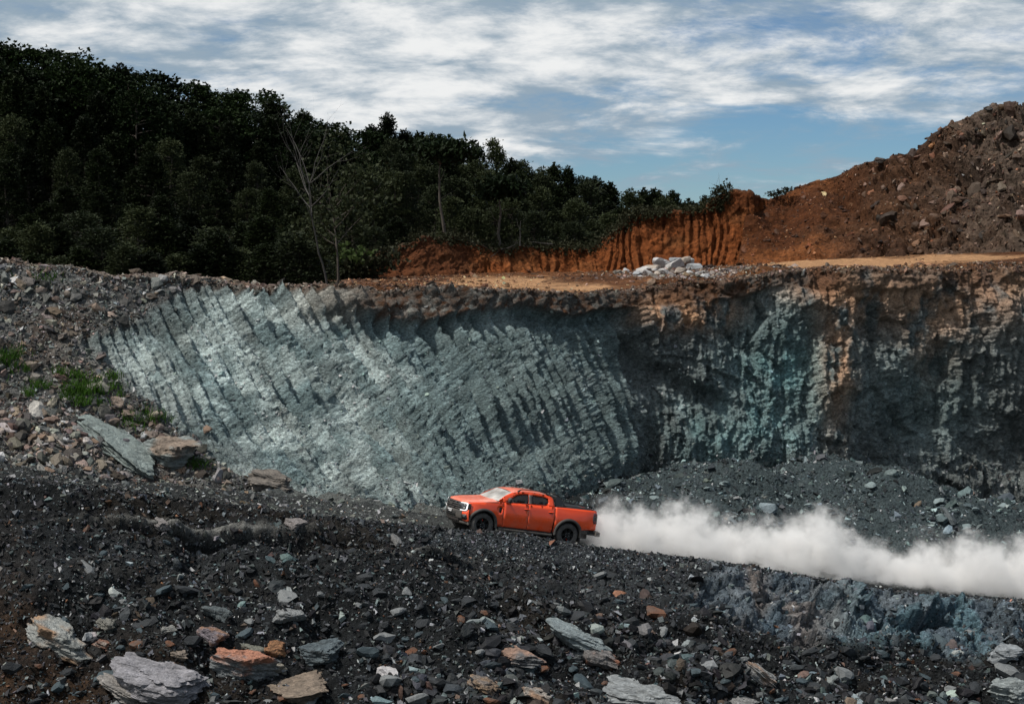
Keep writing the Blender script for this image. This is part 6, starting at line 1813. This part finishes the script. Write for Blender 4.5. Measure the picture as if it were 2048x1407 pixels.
# ------------------------------------------------------------------ the driver, seen dimly through the side window
M_person = None
def skin_person():
    J = {'pelvis': (0.02, 0, .93, .15), 'belly': (-.05, 0, 1.08, .155), 'chest': (-.09, 0, 1.28, .165), 'neck': (-.07, 0, 1.43, .06), 'chin': (-.04, 0, 1.49, .072), 'head': (-.045, 0, 1.575, .098), 'crown': (-.055, 0, 1.65, .075),
         'lsh': (-.08, .19, 1.36, .068), 'lel': (.12, .25, 1.12, .05), 'lwr': (.38, .15, 1.16, .034), 'lha': (.46, .13, 1.19, .04),
         'rsh': (-.08, -.19, 1.36, .068), 'rel': (.12, -.25, 1.12, .05), 'rwr': (.38, -.15, 1.16, .034), 'rha': (.46, -.13, 1.19, .04),
         'lhip': (.06, .10, .92, .095), 'lkn': (.50, .12, .98, .07), 'lan': (.72, .12, .62, .05), 'lft': (.86, .12, .60, .042),
         'rhip': (.06, -.10, .92, .095), 'rkn': (.50, -.12, .98, .07), 'ran': (.72, -.12, .62, .05), 'rft': (.86, -.12, .60, .042)}
    E = [('pelvis', 'belly'), ('belly', 'chest'), ('chest', 'neck'), ('neck', 'chin'), ('chin', 'head'), ('head', 'crown'), ('chest', 'lsh'), ('lsh', 'lel'), ('lel', 'lwr'), ('lwr', 'lha'), ('chest', 'rsh'), ('rsh', 'rel'), ('rel', 'rwr'), ('rwr', 'rha'),
         ('pelvis', 'lhip'), ('lhip', 'lkn'), ('lkn', 'lan'), ('lan', 'lft'), ('pelvis', 'rhip'), ('rhip', 'rkn'), ('rkn', 'ran'), ('ran', 'rft')]
    # fingers curled over the wheel rim
    for s_, sg in (('l', 1), ('r', -1)):
        hx, hy, hz_, _ = J[s_ + 'ha']
        for f_ in range(4):
            J[f'{s_}f{f_}a'] = (hx + .045, hy + sg * (.027 - .018 * f_), hz_ + .03, .0095)
            J[f'{s_}f{f_}b'] = (hx + .085, hy + sg * (.029 - .019 * f_), hz_ + .015 - .004 * (f_ == 3), .0085)
            J[f'{s_}f{f_}c'] = (hx + .088, hy + sg * (.029 - .019 * f_), hz_ - .022, .0075)
            E += [(s_ + 'ha', f'{s_}f{f_}a'), (f'{s_}f{f_}a', f'{s_}f{f_}b'), (f'{s_}f{f_}b', f'{s_}f{f_}c')]
        J[s_ + 'ta'] = (hx + .02, hy - sg * .045, hz_ + .01, .011); J[s_ + 'tb'] = (hx + .055, hy - sg * .06, hz_ + .012, .009)
        E += [(s_ + 'ha', s_ + 'ta'), (s_ + 'ta', s_ + 'tb')]
    names = list(J)
    me = bpy.data.meshes.new('person')
    me.from_pydata([J[n][:3] for n in names], [(names.index(a), names.index(b)) for a, b in E], [])
    o = bpy.data.objects.new('person', me); COL.objects.link(o)
    md = o.modifiers.new('skin', 'SKIN')
    for i, n in enumerate(names):
        o.data.skin_vertices[0].data[i].radius = (J[n][3], J[n][3])
        o.data.skin_vertices[0].data[i].use_root = (n == 'pelvis')
    md.use_smooth_shade = True
    sb = o.modifiers.new('sub', 'SUBSURF'); sb.levels = 1; sb.render_levels = 1
    return o
per = skin_person()
M_person, ntp, bpn = new_mat('driver_clothes_and_skin')
tcp = ntp.nodes.new('ShaderNodeTexCoord'); spp = ntp.nodes.new('ShaderNodeSeparateXYZ'); ntp.links.new(tcp.outputs['Object'], spp.inputs[0])
mp_ = ntp.nodes.new('ShaderNodeMath'); mp_.operation = 'GREATER_THAN'; mp_.inputs[1].default_value = 1.42; ntp.links.new(spp.outputs[2], mp_.inputs[0])
mh_ = ntp.nodes.new('ShaderNodeMath'); mh_.operation = 'GREATER_THAN'; mh_.inputs[1].default_value = .40; ntp.links.new(spp.outputs[0], mh_.inputs[0])
mz_ = ntp.nodes.new('ShaderNodeMath'); mz_.operation = 'GREATER_THAN'; mz_.inputs[1].default_value = 1.1; ntp.links.new(spp.outputs[2], mz_.inputs[0])
mm_ = ntp.nodes.new('ShaderNodeMath'); mm_.operation = 'MULTIPLY'; ntp.links.new(mh_.outputs[0], mm_.inputs[0]); ntp.links.new(mz_.outputs[0], mm_.inputs[1])
mo_ = ntp.nodes.new('ShaderNodeMath'); mo_.operation = 'MAXIMUM'; ntp.links.new(mp_.outputs[0], mo_.inputs[0]); ntp.links.new(mm_.outputs[0], mo_.inputs[1])
mc_ = ntp.nodes.new('ShaderNodeMix'); mc_.data_type = 'RGBA'; mc_.inputs[6].default_value = (.05, .04, .07, 1); mc_.inputs[7].default_value = (.34, .20, .14, 1)
ntp.links.new(mo_.outputs[0], mc_.inputs[0]); ntp.links.new(mc_.outputs[2], bpn.inputs['Base Color']); bpn.inputs['Roughness'].default_value = .7
per.data.materials.append(M_person)
per.matrix_world = truck.matrix_world @ Matrix.Translation((0.0, .38, -.10))
tag(per, 'driver in dark clothes behind the front side window of the pickup', 'person', kind='thing')
def pchild(name, V, F_, mat):
    me = bpy.data.meshes.new(name); me.from_pydata(V, [], F_); me.polygons.foreach_set('use_smooth', [True] * len(me.polygons)); me.materials.append(mat)
    return link(name, me, per)
M_cap = mat_plain('cap_cloth', (.25, .38, .40), .9, var=.2)
bm = bmesh.new(); bmesh.ops.create_icosphere(bm, subdivisions=3, radius=1)
V = []
for q in bm.verts:
    x_, y_, z_ = q.co
    V.append((-.055 + .122 * x_ + (.10 * max(0, x_) if -.25 < z_ < .12 else 0), .108 * y_, 1.60 + (.11 * z_ if z_ > 0 else .02 * z_)))
pchild('cap', V, [[w_.index for w_ in f_.verts] for f_ in bm.faces], M_cap); bm.free()
def small_ball(name, c_, r_, mat, sx=1, sy=1, sz=1):
    bm = bmesh.new(); bmesh.ops.create_icosphere(bm, subdivisions=2, radius=1)
    V = [(c_[0] + r_ * sx * q.co.x, c_[1] + r_ * sy * q.co.y, c_[2] + r_ * sz * q.co.z) for q in bm.verts]
    F_ = [[w_.index for w_ in f_.verts] for f_ in bm.faces]; bm.free()
    return pchild(name, V, F_, mat)
for s_ in (1, -1):
    small_ball('eye', (.042, s_ * .034, 1.575), .011, M_trim)
    small_ball('ear', (-.05, s_ * .098, 1.56), .028, M_person, .6, .35, 1)
small_ball('nose', (.062, 0, 1.55), .018, M_person, 1, .7, 1.2)
small_ball('mouth', (.044, 0, 1.505), .02, M_red, .4, 1, .25)

# ================================================================== DUST BEHIND THE TRUCK
o_d = RB - t_hor * 0.15 + np.array([0, 0.9, 0.0])              # start under the tail, in the middle of the road
ax = -t_hor
DS = 27.0
prof = [(1135, 1078), (1165, 1050), (1195, 1012), (1250, 1006), (1300, 1020), (1350, 1008), (1400, 1022), (1450, 1042), (1510, 1040), (1570, 1042), (1605, 1022), (1640, 1012), (1668, 1042), (1700, 1068), (1745, 1092), (1800, 1096), (1850, 1088), (1885, 1086), (1920, 1072), (1960, 1070), (2000, 1090), (2050, 1072), (2120, 1085), (2200, 1080), (2400, 1110)]
pts = []
for q in prof:
    # depth of the plume's middle line in that image column
    k = (q[0] - CX) / F_PX
    s_ = 5.0
    for _ in range(20):
        pc = o_d + ax * s_ + np.array([0, 0, -SLOPE * s_])
        ex = proj(pc)[0] - q[0]
        s_ -= ex / 52.0
    pc = o_d + ax * s_ + np.array([0, 0, -SLOPE * s_])
    pts.append((s_, at(q[0], q[1], pc[1])[2] - pc[2]))
bm = bmesh.new()
W2 = 2.0
sx = np.linspace(-0.2, DS, 28)
prev = None
hs = np.interp(sx, [p[0] for p in pts], [p[1] for p in pts])
hs = np.maximum.reduce([hs, np.roll(hs, 1), np.roll(hs, -1)]) + 1.4
for x_, h_ in zip(sx, hs):
    ring = [bm.verts.new((x_, -W2 - 0.3, -0.5)), bm.verts.new((x_, W2 + 0.3, -0.5)), bm.verts.new((x_, W2 + 0.3, h_)), bm.verts.new((x_, -W2 - 0.3, h_))]
    if prev:
        for i in range(4):
            j = (i + 1) % 4
            bm.faces.new((prev[i], prev[j], ring[j], ring[i]))
    else:
        bm.faces.new(ring)
    prev = ring
bm.faces.new(prev[::-1])
bmesh.ops.recalc_face_normals(bm, faces=bm.faces)
me = bpy.data.meshes.new('dust_cloud'); bm.to_mesh(me); bm.free()
dob = link('dust_cloud', me)
zax = np.array([0, 0, 1.0])
axd = np.array([ax[0], ax[1], -SLOPE]); axd_n = axd            # shear-free: tilt the frame with the road
xa = Vector(axd).normalized(); ya = Vector((0, 0, 1)).cross(xa).normalized(); za = xa.cross(ya)
dob.matrix_world = Matrix((( xa.x, ya.x, za.x, o_d[0]), (xa.y, ya.y, za.y, o_d[1]), (xa.z, ya.z, za.z, o_d[2]), (0, 0, 0, 1)))
tag(dob, 'pale dust plume billowing along the road behind the pickup', 'dust', kind='stuff')
m = bpy.data.materials.new('dust'); m.use_nodes = True
nt = m.node_tree; nt.nodes.clear()
Nn, L = nt.nodes.new, nt.links.new
def mth(op, a, b=None, clamp=False):
    n = Nn('ShaderNodeMath'); n.operation = op; n.use_clamp = clamp
    for i, v_ in enumerate((a, b)):
        if v_ is None: continue
        if isinstance(v_, (int, float)): n.inputs[i].default_value = v_
        else: L(v_, n.inputs[i])
    return n.outputs[0]
def nz(scale, det, off, rough=.55, stretch=(1, 1, 1)):
    mp = Nn('ShaderNodeMapping'); mp.inputs['Location'].default_value = off; mp.inputs['Scale'].default_value = stretch
    L(tco.outputs['Object'], mp.inputs[0])
    n = Nn('ShaderNodeTexNoise'); n.inputs['Scale'].default_value = scale; n.inputs['Detail'].default_value = det; n.inputs['Roughness'].default_value = rough
    L(mp.outputs[0], n.inputs['Vector'])
    return n.outputs[0]
tco = Nn('ShaderNodeTexCoord')
sp = Nn('ShaderNodeSeparateXYZ'); L(tco.outputs['Object'], sp.inputs[0])
sn = mth('DIVIDE', sp.outputs[0], DS)
fc_ = Nn('ShaderNodeFloatCurve')
cm = fc_.mapping.curves[0]
HM = 4.0
pp = [(p[0] / DS, max(0.02, p[1] / HM)) for p in pts if 0 <= p[0] / DS <= 1]
pp = [(0.0, pp[0][1])] + pp[1:]
cm.points[0].location = pp[0]; cm.points[1].location = (1.0, pp[-1][1])
for q in pp[1:]:
    cm.points.new(*q)
fc_.mapping.update()
L(sn, fc_.inputs['Value'])
hgt = mth('MULTIPLY', fc_.outputs[0], HM)
n1 = nz(1.15, 5.0, (3, 1, 2), .62)
n2 = nz(1.3, 4.0, (11, 5, 7), .6)
n3 = nz(2.2, 6.0, (1, 9, 4), .72)
# soft top edge broken into puffs
top_ = mth('ADD', mth('SUBTRACT', hgt, sp.outputs[2]), mth('ADD', mth('MULTIPLY', mth('SUBTRACT', n1, .52), 3.4), mth('MULTIPLY', mth('SUBTRACT', n3, .5), 2.8)))
mr = Nn('ShaderNodeMapRange'); mr.interpolation_type = 'SMOOTHSTEP'; mr.inputs[1].default_value = -0.15; mr.inputs[2].default_value = 0.95
L(top_, mr.inputs[0])
side = mth('ADD', mth('SUBTRACT', W2 * .8, mth('ABSOLUTE', sp.outputs[1])), mth('MULTIPLY', mth('SUBTRACT', n2, .5), 1.8))
mr2 = Nn('ShaderNodeMapRange'); mr2.interpolation_type = 'SMOOTHSTEP'; mr2.inputs[1].default_value = -0.2; mr2.inputs[2].default_value = 1.1
L(side, mr2.inputs[0])
mr3 = Nn('ShaderNodeMapRange'); mr3.interpolation_type = 'SMOOTHSTEP'; mr3.inputs[1].default_value = 0.36; mr3.inputs[2].default_value = 0.6; mr3.inputs[3].default_value = .06; mr3.inputs[4].default_value = 1.0
L(n1, mr3.inputs[0])
start = Nn('ShaderNodeMapRange'); start.interpolation_type = 'SMOOTHSTEP'; start.inputs[1].default_value = 0.0; start.inputs[2].default_value = 1.6; start.inputs[3].default_value = .12
L(sp.outputs[0], start.inputs[0])
den = mth('MULTIPLY', mth('MULTIPLY', mr.outputs[0], mr2.outputs[0]), mth('MULTIPLY', mr3.outputs[0], start.outputs[0]))
zf = mth('DIVIDE', sp.outputs[2], mth('ADD', hgt, 0.6), True)
den = mth('MULTIPLY', den, mth('SUBTRACT', 1.0, mth('MULTIPLY', zf, 0.85)))
mr4 = Nn('ShaderNodeMapRange'); mr4.inputs[1].default_value = 0.3; mr4.inputs[2].default_value = 0.65; mr4.inputs[3].default_value = .25; mr4.inputs[4].default_value = 1.5
L(n3, mr4.inputs[0])
den = mth('MULTIPLY', den, mr4.outputs[0])
den = mth('MULTIPLY', den, 3.6)
vol = Nn('ShaderNodeVolumePrincipled')
vol.inputs['Color'].default_value = (.966, .958, .948, 1)
vol.inputs['Anisotropy'].default_value = 0.1
vol.inputs['Density Attribute'].default_value = ''
L(den, vol.inputs['Density'])
out = Nn('ShaderNodeOutputMaterial'); L(vol.outputs[0], out.inputs['Volume'])
me.materials.append(m)
